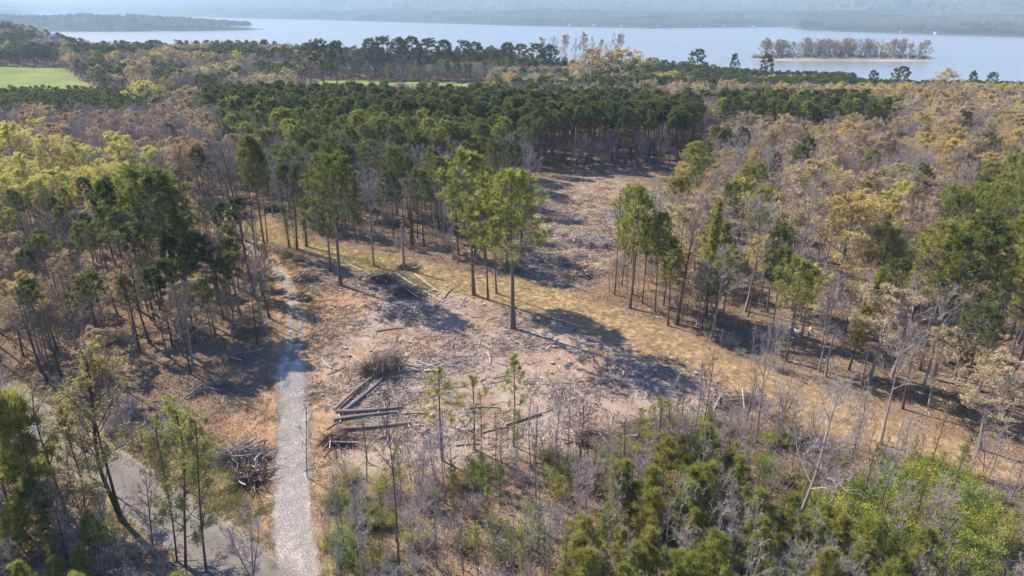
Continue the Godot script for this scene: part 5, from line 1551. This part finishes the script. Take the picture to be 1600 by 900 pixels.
	for spot in [[Vector2(-14.7, 98.1), 22, 3.4, "pale short log in the clearing's cordwood scatter"], [Vector2(52.1, 110.8), 18, 2.6, "white split log in the right woods' cordwood heap"], [Vector2(-10.5, 99.0), 14, 3.0, "brown short log at the cordwood scatter's right end"]]:
		rng.seed = 800 + k
		var offs := []
		for i in spot[1]: offs.append(Vector2(rf(-1.0, 1.0) * spot[2], rf(-1.0, 1.0) * spot[2] * 0.5))
		offs.sort_custom(func(a, b): return a.x < b.x)
		for i in spot[1]:
			var c: Vector2 = spot[0] + offs[i]
			var a := rf(-0.8, 0.8) if k != 1 else rf(0.7, 2.0)
			var l := rf(0.9, 2.6)
			var v := Vector2(cos(a), sin(a)) * l * 0.5
			var keep := rng.state
			felled_log(c - v, c + v, rf(0.11, 0.2), ["weathered_wood", "pale_wood", "weathered_wood", "log_bark"][i % 4] if k < 2 else "log_bark", "%s, %s from the left" % [spot[3], ORDINAL[i]], spot[3] + "s")
			rng.state = keep + i * 77 + 13
		k += 1
	# loose logs all over the clearings
	var lm := []
	for i in 5: lm.append(log_mesh(850 + i, [2.2, 3.2, 4.4, 1.5, 5.5][i], [0.1, 0.13, 0.12, 0.14, 0.11][i], 0.06))
	rng.seed = 871
	var spots := []
	for i in 1400:
		if spots.size() >= 150: break
		var p := Vector2(rf(-40.0, 62.0), rf(76.0, 205.0))
		if not (clearing.has(p) or upper_clearing.has(p)): continue
		if gap_to(drive, p) < 3.5: continue
		spots.append(p)
	spots.sort_custom(func(a, b): return a.y < b.y)
	var row := 0
	for r in ceili(spots.size() / 8.0):
		var list := spots.slice(r * 8, r * 8 + 8)
		list.sort_custom(func(a, b): return bearing(a.x, a.y) < bearing(b.x, b.y))
		for i in list.size():
			var j := rng.randi() % 5
			var mk: String = ["weathered_wood", "log_bark", "weathered_wood", "grey_bark"][rng.randi() % 4]
			var o := base("loose_log", at(list[i].x, list[i].y, -0.03), rf(0, TAU))
			o.scale = Vector3.ONE * rf(0.7, 1.15)
			part("bark", lm[j], o, M[mk])
			tag(o, "%s loose log on cleared ground, %s row up, %s from left" % ["pale" if mk == "weathered_wood" else "grey-brown", ORDINAL[r], ORDINAL[i]], "log", "loose logs on the cleared ground")

func stumps() -> void:
	rng.seed = 2100
	var shapes := []
	for i in 4:
		begin()
		var r: float = [0.2, 0.26, 0.17, 0.3][i]
		tube([Vector3(0, -0.15, 0), Vector3(0, 0.08, 0), Vector3(0, [0.35, 0.28, 0.4, 0.32][i], 0)], [r * 1.6, r * 1.15, r], 10, Color.WHITE)
		for k in 5:
			var a := TAU * k / 5.0 + rf(-0.4, 0.4)
			twig(Vector3(cos(a) * r * 0.8, 0.08, sin(a) * r * 0.8), Vector3(cos(a) * r * 2.6, -0.08, sin(a) * r * 2.6), r * 0.4, Color.WHITE)
		var side := commit([[surf(), null]])
		begin()
		var top: float = [0.35, 0.28, 0.4, 0.32][i] + 0.012
		for k in 10:
			var a := TAU * k / 10.0
			var a2 := TAU * (k + 1) / 10.0
			tri(Vector3(0, top + 0.01, 0), Vector3(cos(a) * r * 0.97, top, sin(a) * r * 0.97), Vector3(cos(a2) * r * 0.97, top, sin(a2) * r * 0.97), Color.WHITE)
		shapes.append([side, commit([[surf(), null]])])
	var spots := []
	for t in 4000:
		if spots.size() >= 64: break
		var p := Vector2(rf(-40.0, 60.0), rf(78.0, 210.0))
		if not (clearing.has(p) or upper_clearing.has(p)) or gap_to(drive, p) < 3.5: continue
		var near := false
		for q in spots: near = near or p.distance_to(q) < 3.0
		if not near: spots.append(p)
	spots.sort_custom(func(a, b): return a.y < b.y)
	for r in ceili(spots.size() / 8.0):
		var list := spots.slice(r * 8, r * 8 + 8)
		list.sort_custom(func(a, b): return bearing(a.x, a.y) < bearing(b.x, b.y))
		for i in list.size():
			var s: Array = shapes[rng.randi() % 4]
			var o := base("tree_stump", at(list[i].x, list[i].y), rf(0, TAU))
			o.scale = Vector3.ONE * rf(0.8, 1.25)
			part("bark", s[0], o, M["log_bark"])
			part("cut_face", s[1], o, M["weathered_wood"])
			tag(o, "sawn stump on the cleared ground, %s row up, %s from the left" % [ORDINAL[r], ORDINAL[i]], "stump", "stumps on the cleared ground")

func small_things() -> void:
	stumps()
	ivy_tree(Vector3(-54.4, 157.9, 18.7), 0.2, 0.6, "ivy-clad trunk at the grass strip, leftmost of three", 0.0, 1001)
	ivy_tree(Vector3(-52.3, 156.9, 19.8), 0.24, 0.62, "ivy-clad trunk at the grass strip, middle of three", 0.02, 1002)
	ivy_tree(Vector3(-50.5, 158.8, 20.9), 0.26, 0.65, "ivy-clad trunk at the grass strip, rightmost and thickest of three", 0.0, 1003)
	ivy_tree(Vector3(30.5, 114.3, 22.7), 0.34, 0.62, "ivy-clad leaning trunk at the right edge of the grass strip", 0.1, 1004)
	snag(Vector3(-31.3, 144.7, 7.3), 0.28, "tall broken snag at the grass strip, left of two")
	snag(Vector3(-24.1, 142.7, 10.3), 0.34, "thick broken snag at the grass strip, right of two")
	snag(Vector3(49.9, 94.8, 7.9), 0.2, "pale broken stub in the right woods' brush")
	snag(Vector3(54.6, 92.8, 5.9), 0.18, "short pale stub right of the olive cedar")
	pickup(at(Vector2(-68.5, 190.0).x, Vector2(-68.5, 190.0).y), 0.3, "dark pickup truck parked on grass behind the ivy-clad trunks")
	gable("shed", at(Vector2(-39.8, 214.0).x, Vector2(-39.8, 214.0).y), 0.5, 3.4, 5.0, 2.3, 1.0, "cream_wall", "roof_grey", "pale cream shed glimpsed through the middle woods", "shed")
	var tank := base("storage_tank", at(Vector2(-80.6, 188.0).x, Vector2(-80.6, 188.0).y), 0.4)
	var cm := CapsuleMesh.new()
	cm.radius = 0.5; cm.height = 2.6
	var tk := part("vessel", cm, tank, M["white_paint"])
	tk.rotation.z = PI / 2; tk.position.y = 0.85
	for sx in [-0.7, 0.7]: part("leg", boxes([[Vector3(sx, 0.2, 0), Vector3(0.15, 0.5, 0.7)]]), tank, M["steel"])
	tag(tank, "small white storage tank beside the crooked dark tree", "tank")
	# boats under way and their wakes
	for q in [[Vector2(635.8, 1500.0), 0.05, 30.0, 7.0, "white_paint", "white motor boat trailing a wake beyond the island"], [Vector2(763.6, 1330.0), -0.05, 34.0, 6.0, "dark_paint", "dark motor boat trailing a wake right of the island"]]:
		boat(Vector3(q[0].x, LAKE_LEVEL + 0.1, -q[0].y), q[1], q[3], q[4], q[5])
		begin()
		rng.seed = int(q[0].x)
		for i in 220:
			var t := rng.randf()
			var p := Vector3(q[0].x - q[3] * 0.5 - t * q[2], LAKE_LEVEL + 0.12, -q[0].y + rf(-1.0, 1.0) * (0.5 + t * 1.6))
			var s := rf(0.3, 1.0) * (1.2 - t * 0.7)
			tri(p + Vector3(-s, 0.0, 0), p + Vector3(s, 0.0, 0.2), p + Vector3(0, 0.3 * s, 0.5 * s), Color.WHITE)
			tri(p + Vector3(-s, 0.0, 0), p + Vector3(s, 0.0, 0.2), p + Vector3(0, 0.3 * s, -0.5 * s), Color.WHITE)
		var w := whole("boat_wake", commit([[surf(), M["foam"]]]))
		w.set_meta("kind", "stuff")
	# channel post and houses on the far shore
	var post := base("channel_post", Vector3(Vector2(280.8, 1250.0).x, LAKE_LEVEL - 0.5, -1250.0))
	begin()
	tube([Vector3.ZERO, Vector3(0, 5.5, 0)], [0.22, 0.18], 8, Color.WHITE)
	part("pole", commit([[surf(), null]]), post, M["dark_bark"])
	part("board", boxes([[Vector3(0, 4.8, 0.3), Vector3(1.4, 1.4, 0.12)]]), post, M["white_paint"])
	tag(post, "lone channel marker post standing in the lake", "marker post")
	var n := 0
	rng.seed = 990
	for px in [-0.31, -0.29, -0.093, -0.05, -0.035, -0.005, 0.02, 0.05, 0.085, 0.12, 0.16, 0.2, 0.215, 0.265, 0.275, 0.295, 0.31, 0.32, 0.4, 0.59, 0.64]:
		var d := table(far_shore_px, px / 0.96) + 30.0
		var x: float = px * (d * 0.923 + 27.0)
		while hill_y(x, d) < LAKE_LEVEL + 1.2: d += 8.0
		gable("lake_house", Vector3(x, hill_y(x, d), -d), rf(0.0, 3.0), rf(5.0, 7.5), rf(7.0, 11.0), rf(2.6, 3.6), rf(1.6, 2.6), ["white_paint", "cream_wall", "cream_wall", "brick_wall"][n % 4], ["roof_grey", "roof_brown", "roof_grey"][n % 3], "%s lakeside house on the far shore, %s from the left" % [["white", "cream", "cream", "brick"][n % 4], ORDINAL[n]], "house", "houses along the far shore")
		n += 1

func ground_cover() -> void:
	# broken sticks and slash on the cleared ground
	var sm := mat("stick_wood", Color.WHITE, 0.95, null, 1.0, true)
	var meshes := []
	for i in 4:
		rng.seed = 1200 + i
		begin()
		for k in [1, 3, 6, 10][i]:
			var p := Vector3(rf(-0.8, 0.8), rf(0.02, 0.1), rf(-0.8, 0.8)) if i > 0 else Vector3(0, 0.06, 0)
			var l: float = [1.6, 0.8, 0.45, 0.25][i] * rf(0.6, 1.4)
			var a := rng.randf() * TAU
			var d := Vector3(cos(a), rf(-0.05, 0.15), sin(a)) * l * 0.5
			var r: float = [0.055, 0.035, 0.03, 0.04][i]
			var v := rf(0.6, 1.0)
			tube([p - d, p + Vector3(rf(-0.06, 0.06), 0.03, rf(-0.06, 0.06)) * l, p + d], [r, r * 0.85, r * 0.4], 4, Color(v, v, v))
		meshes.append(commit([[surf(), sm]]))
	var wood := [lin(0.38, 0.33, 0.3), lin(0.55, 0.5, 0.45), lin(0.33, 0.26, 0.21), lin(0.17, 0.135, 0.11), lin(0.24, 0.19, 0.165), lin(0.3, 0.25, 0.22)]
	for i in 4:
		var places := []
		var tints := []
		rng.seed = 1300 + i
		var want: int = [2400, 4600, 6200, 5200][i]
		for t in want * 9:
			if places.size() >= want: break
			var p := Vector2(rf(-46.0, 70.0), rf(72.0, 215.0))
			var inside := clearing.has(p) or upper_clearing.has(p)
			if not inside and not (rng.randf() < 0.14 and not strip.has(p)): continue
			if gap_to(drive, p) < 2.6: continue
			var drift := blot.get_noise_2d(p.x * 1.1, p.y * 1.1) + 0.5 * blot.get_noise_2d(p.x * 4.0, p.y * 4.0 + 50.0)
			if rng.randf() > ss(-0.22, 0.3, drift) * 0.95 + 0.05: continue
			var s := 0.4 + 1.3 * pow(rng.randf(), 2.4)
			places.append(Transform3D(Basis(Vector3.UP, rf(0, TAU)).scaled(Vector3.ONE * s), at(p.x, p.y)))
			tints.append(wood[rng.randi() % wood.size()] * rf(0.8, 1.1))
		scatter_stuff("wood_debris", meshes[i], places, tints)
	# fallen leaves
	rng.seed = 1400
	begin()
	for k in 46:
		var p := Vector3(rf(-1.4, 1.4), rf(0.02, 0.09), rf(-1.4, 1.4))
		leaf(p, rf(0.12, 0.3), shade())
	var lf := commit([[surf(), mat("dead_leaf", Color.WHITE, 0.9, null, 1.0, true)]])
	var places := []
	var tints := []
	for t in 90000:
		if places.size() >= 24000: break
		var p := Vector2(rf(-130.0, 130.0), rf(50.0, 240.0))
		if absf(bearing(p.x, p.y)) > 0.8 or strip.has(p) or gap_to(drive, p) < 3.0 or gap_to(road, p) < rf(2.0, 4.5): continue
		if clearing.has(p) and rng.randf() < 0.75: continue
		places.append(Transform3D(Basis(Vector3.UP, rf(0, TAU)).scaled(Vector3.ONE * rf(0.7, 1.3)), at(p.x, p.y)))
		tints.append([lin(0.4, 0.28, 0.18), lin(0.32, 0.2, 0.12), lin(0.45, 0.34, 0.24), lin(0.24, 0.16, 0.1)][rng.randi() % 4])
	scatter_stuff("fallen_leaves", lf, places, tints)
	# grass tufts
	rng.seed = 1500
	begin()
	for k in 26:
		var p := Vector3(rf(-0.35, 0.35), -0.02, rf(-0.35, 0.35))
		var d := (Vector3.UP + rdir() * 0.55).normalized()
		var o := d.cross(rdir()).normalized() * 0.018
		tri(p - o, p + o, p + d * rf(0.14, 0.34), shade())
	var gm := leaf_mat("grass_blade", lin(1, 1, 1), 0.5)
	gm.albedo_color = Color.WHITE
	var tuft_mesh := commit([[surf(), gm]])
	places = []
	tints = []
	for t in 200000:
		if places.size() >= 30000: break
		var p := Vector2(rf(-95.0, 110.0), rf(60.0, 190.0))
		if not strip.has(p): continue
		places.append(Transform3D(Basis(Vector3.UP, rf(0, TAU)).scaled(Vector3(1, rf(0.5, 1.1), 1)), at(p.x, p.y)))
		var g := clampf(0.4 + blot.get_noise_2d(p.x * 1.5, p.y * 1.5) * 1.3, 0.0, 1.0) * ss(60.0, -40.0, p.x)
		tints.append(lin(0.57, 0.42, 0.255).lerp(lin(0.43, 0.36, 0.16), g) * rf(0.8, 1.1))
	scatter_stuff("dry_grass", tuft_mesh, places, tints)
	places = []
	tints = []
	for t in 60000:
		if places.size() >= 2600: break
		var g: Patch = green_patches[rng.randi() % green_patches.size()]
		var p := Vector2(rf(g.box.position.x - 4.0, g.box.end.x + 4.0), rf(g.box.position.y - 4.0, g.box.end.y + 4.0))
		if gap_to(drive, p) < 2.2 or gap_to(road, p) < 3.6: continue
		if rng.randf() > pow(g.share(p, 5.0), 2.0) * ss(-0.35, 0.35, blot.get_noise_2d(p.x * 4.0 + 300.0, p.y * 4.0)): continue
		places.append(Transform3D(Basis(Vector3.UP, rf(0, TAU)).scaled(Vector3(1, rf(0.5, 1.6), 1) * rf(0.7, 1.3)), at(p.x, p.y)))
		tints.append([lin(0.2, 0.28, 0.07), lin(0.28, 0.31, 0.1), lin(0.38, 0.34, 0.15), lin(0.46, 0.37, 0.2)][rng.randi() % 4] * rf(0.7, 1.1))
	scatter_stuff("green_grass", tuft_mesh, places, tints)
	# weeds along the road and the drive
	places = []
	tints = []
	for t in 60000:
		if places.size() >= 9000: break
		var p := Vector2(rf(-100.0, -8.0), rf(46.0, 150.0))
		var gr := gap_to(road, p)
		var gd := gap_to(drive, p)
		if gr < 3.1 or gd < (2.0 if p.y < 88.0 else rf(0.0, 1.3)) or minf(gr, gd) > rf(3.0, 11.0): continue
		if gd < 6.0 and gr > 6.0 and p.y < 120.0 and rng.randf() < 0.75: continue
		if blot.get_noise_2d(p.x * 3.0, p.y * 3.0 + 40.0) < rf(-0.3, 0.25): continue
		places.append(Transform3D(Basis(Vector3.UP, rf(0, TAU)).scaled(Vector3(1, rf(0.5, 1.5), 1) * rf(0.7, 1.3)), at(p.x, p.y)))
		tints.append([lin(0.3, 0.25, 0.13), lin(0.38, 0.29, 0.16), lin(0.24, 0.24, 0.08), lin(0.2, 0.15, 0.09)][rng.randi() % 4] * rf(0.7, 1.1))
	scatter_stuff("weeds", tuft_mesh, places, tints)
	# loose stones of the drive
	rng.seed = 1600
	begin()
	for k in 16:
		var p := Vector3(rf(-0.45, 0.45), 0.0, rf(-0.45, 0.45))
		var r := rf(0.03, 0.075)
		var q := []
		for e in [Vector3(1, 0, 0), Vector3(0, 0, 1), Vector3(-1, 0, 0), Vector3(0, 0, -1)]: q.append(p + (e + rdir() * 0.35) * r)
		var tp := p + Vector3(0, r * 0.9, 0)
		var v := rf(0.7, 1.0)
		for e in 4: tri(q[e], q[(e + 1) % 4], tp, Color(v, v, v * 0.98))
	var st := commit([[surf(), sm]])
	places = []
	tints = []
	for t in 40000:
		if places.size() >= 3600: break
		var p := Vector2(rf(-40.0, -18.0), rf(50.0, 118.0))
		if gap_to(drive, p) > 2.4 - absf(rng.randfn(0.0, 0.5)) or p.y > 100.0: continue
		places.append(Transform3D(Basis(Vector3.UP, rf(0, TAU)), at(p.x, p.y, 0.045)))
		tints.append([lin(0.6, 0.57, 0.52), lin(0.36, 0.34, 0.31), lin(0.5, 0.42, 0.33)][rng.randi() % 3])
	scatter_stuff("gravel", st, places, tints)
	far_trees()

func far_trees() -> void:
	var hm := leaf_mat("hill_leaf", lin(1, 1, 1), 0.3)
	hm.albedo_color = Color.WHITE
	var shapes := [hill_tree(1700, 19.0, 5.5, 90, 2.6, 0.25, hm), hill_tree(1701, 20.0, 4.6, 80, 2.4, 0.5, hm), hill_tree(1702, 18.0, 6.2, 90, 2.8, 0.2, hm)]
	var colors := [lin(0.25, 0.2, 0.15), lin(0.2, 0.175, 0.155), lin(0.3, 0.235, 0.15), lin(0.08, 0.11, 0.055), lin(0.07, 0.1, 0.05), lin(0.26, 0.26, 0.13)]
	var lists := [[], [], []]
	var tints := [[], [], []]
	rng.seed = 1750
	for i in 42000:
		var q := rf(-0.95, 0.95)
		var s := table(far_shore_px, q)
		var into := 20.0 + (pow(rng.randf(), 1.5) * 620.0 if i % 2 == 0 else pow(rng.randf(), 0.8) * 3400.0)
		var d := s + into
		var x := q * d
		if hill_y(x, d) < LAKE_LEVEL + 1.5: continue
		var n := blot.get_noise_2d(x * 0.06, d * 0.06)
		var k := i % 3
		var sc := rf(0.75, 1.15) * (1.0 if into < 650.0 else 1.5)
		lists[k].append(Transform3D(Basis(Vector3.UP, rf(0, TAU)).scaled(Vector3.ONE * sc), Vector3(x, hill_y(x, d) - 0.5, -d)))
		var c: Color = colors[3 + rng.randi() % 2] if n < -0.1 else colors[[0, 1, 2, 5, 1, 0][rng.randi() % 6]]
		tints[k].append(c * rf(0.8, 1.15))
	for i in 3400:
		var a := rng.randf() * TAU
		var r := sqrt(rng.randf()) * 0.97
		var p := Vector2(-1290, 2080) + Vector2(signf(cos(a)) * pow(absf(cos(a)), 0.55) * 560.0 * r, sin(a) * 175.0 * r).rotated(0.02)
		var y := mound_y(p, Vector2(-1290, 2080), 560.0, 175.0, 24.0, 0.02)
		if y < LAKE_LEVEL + 0.3: continue
		var k := i % 3
		lists[k].append(Transform3D(Basis(Vector3.UP, rf(0, TAU)).scaled(Vector3.ONE * rf(0.85, 1.25)), Vector3(p.x, y - 0.5, -p.y)))
		tints[k].append(colors[rng.randi() % 6] * rf(0.8, 1.15))
	var holder := base("hillside_woods", Vector3.ZERO)
	holder.set_meta("kind", "stuff")
	tag(holder, "hazy woods covering the hills beyond the lake", "woods")
	for k in 3: scatter_stuff("trees", shapes[k], lists[k], tints[k], holder)
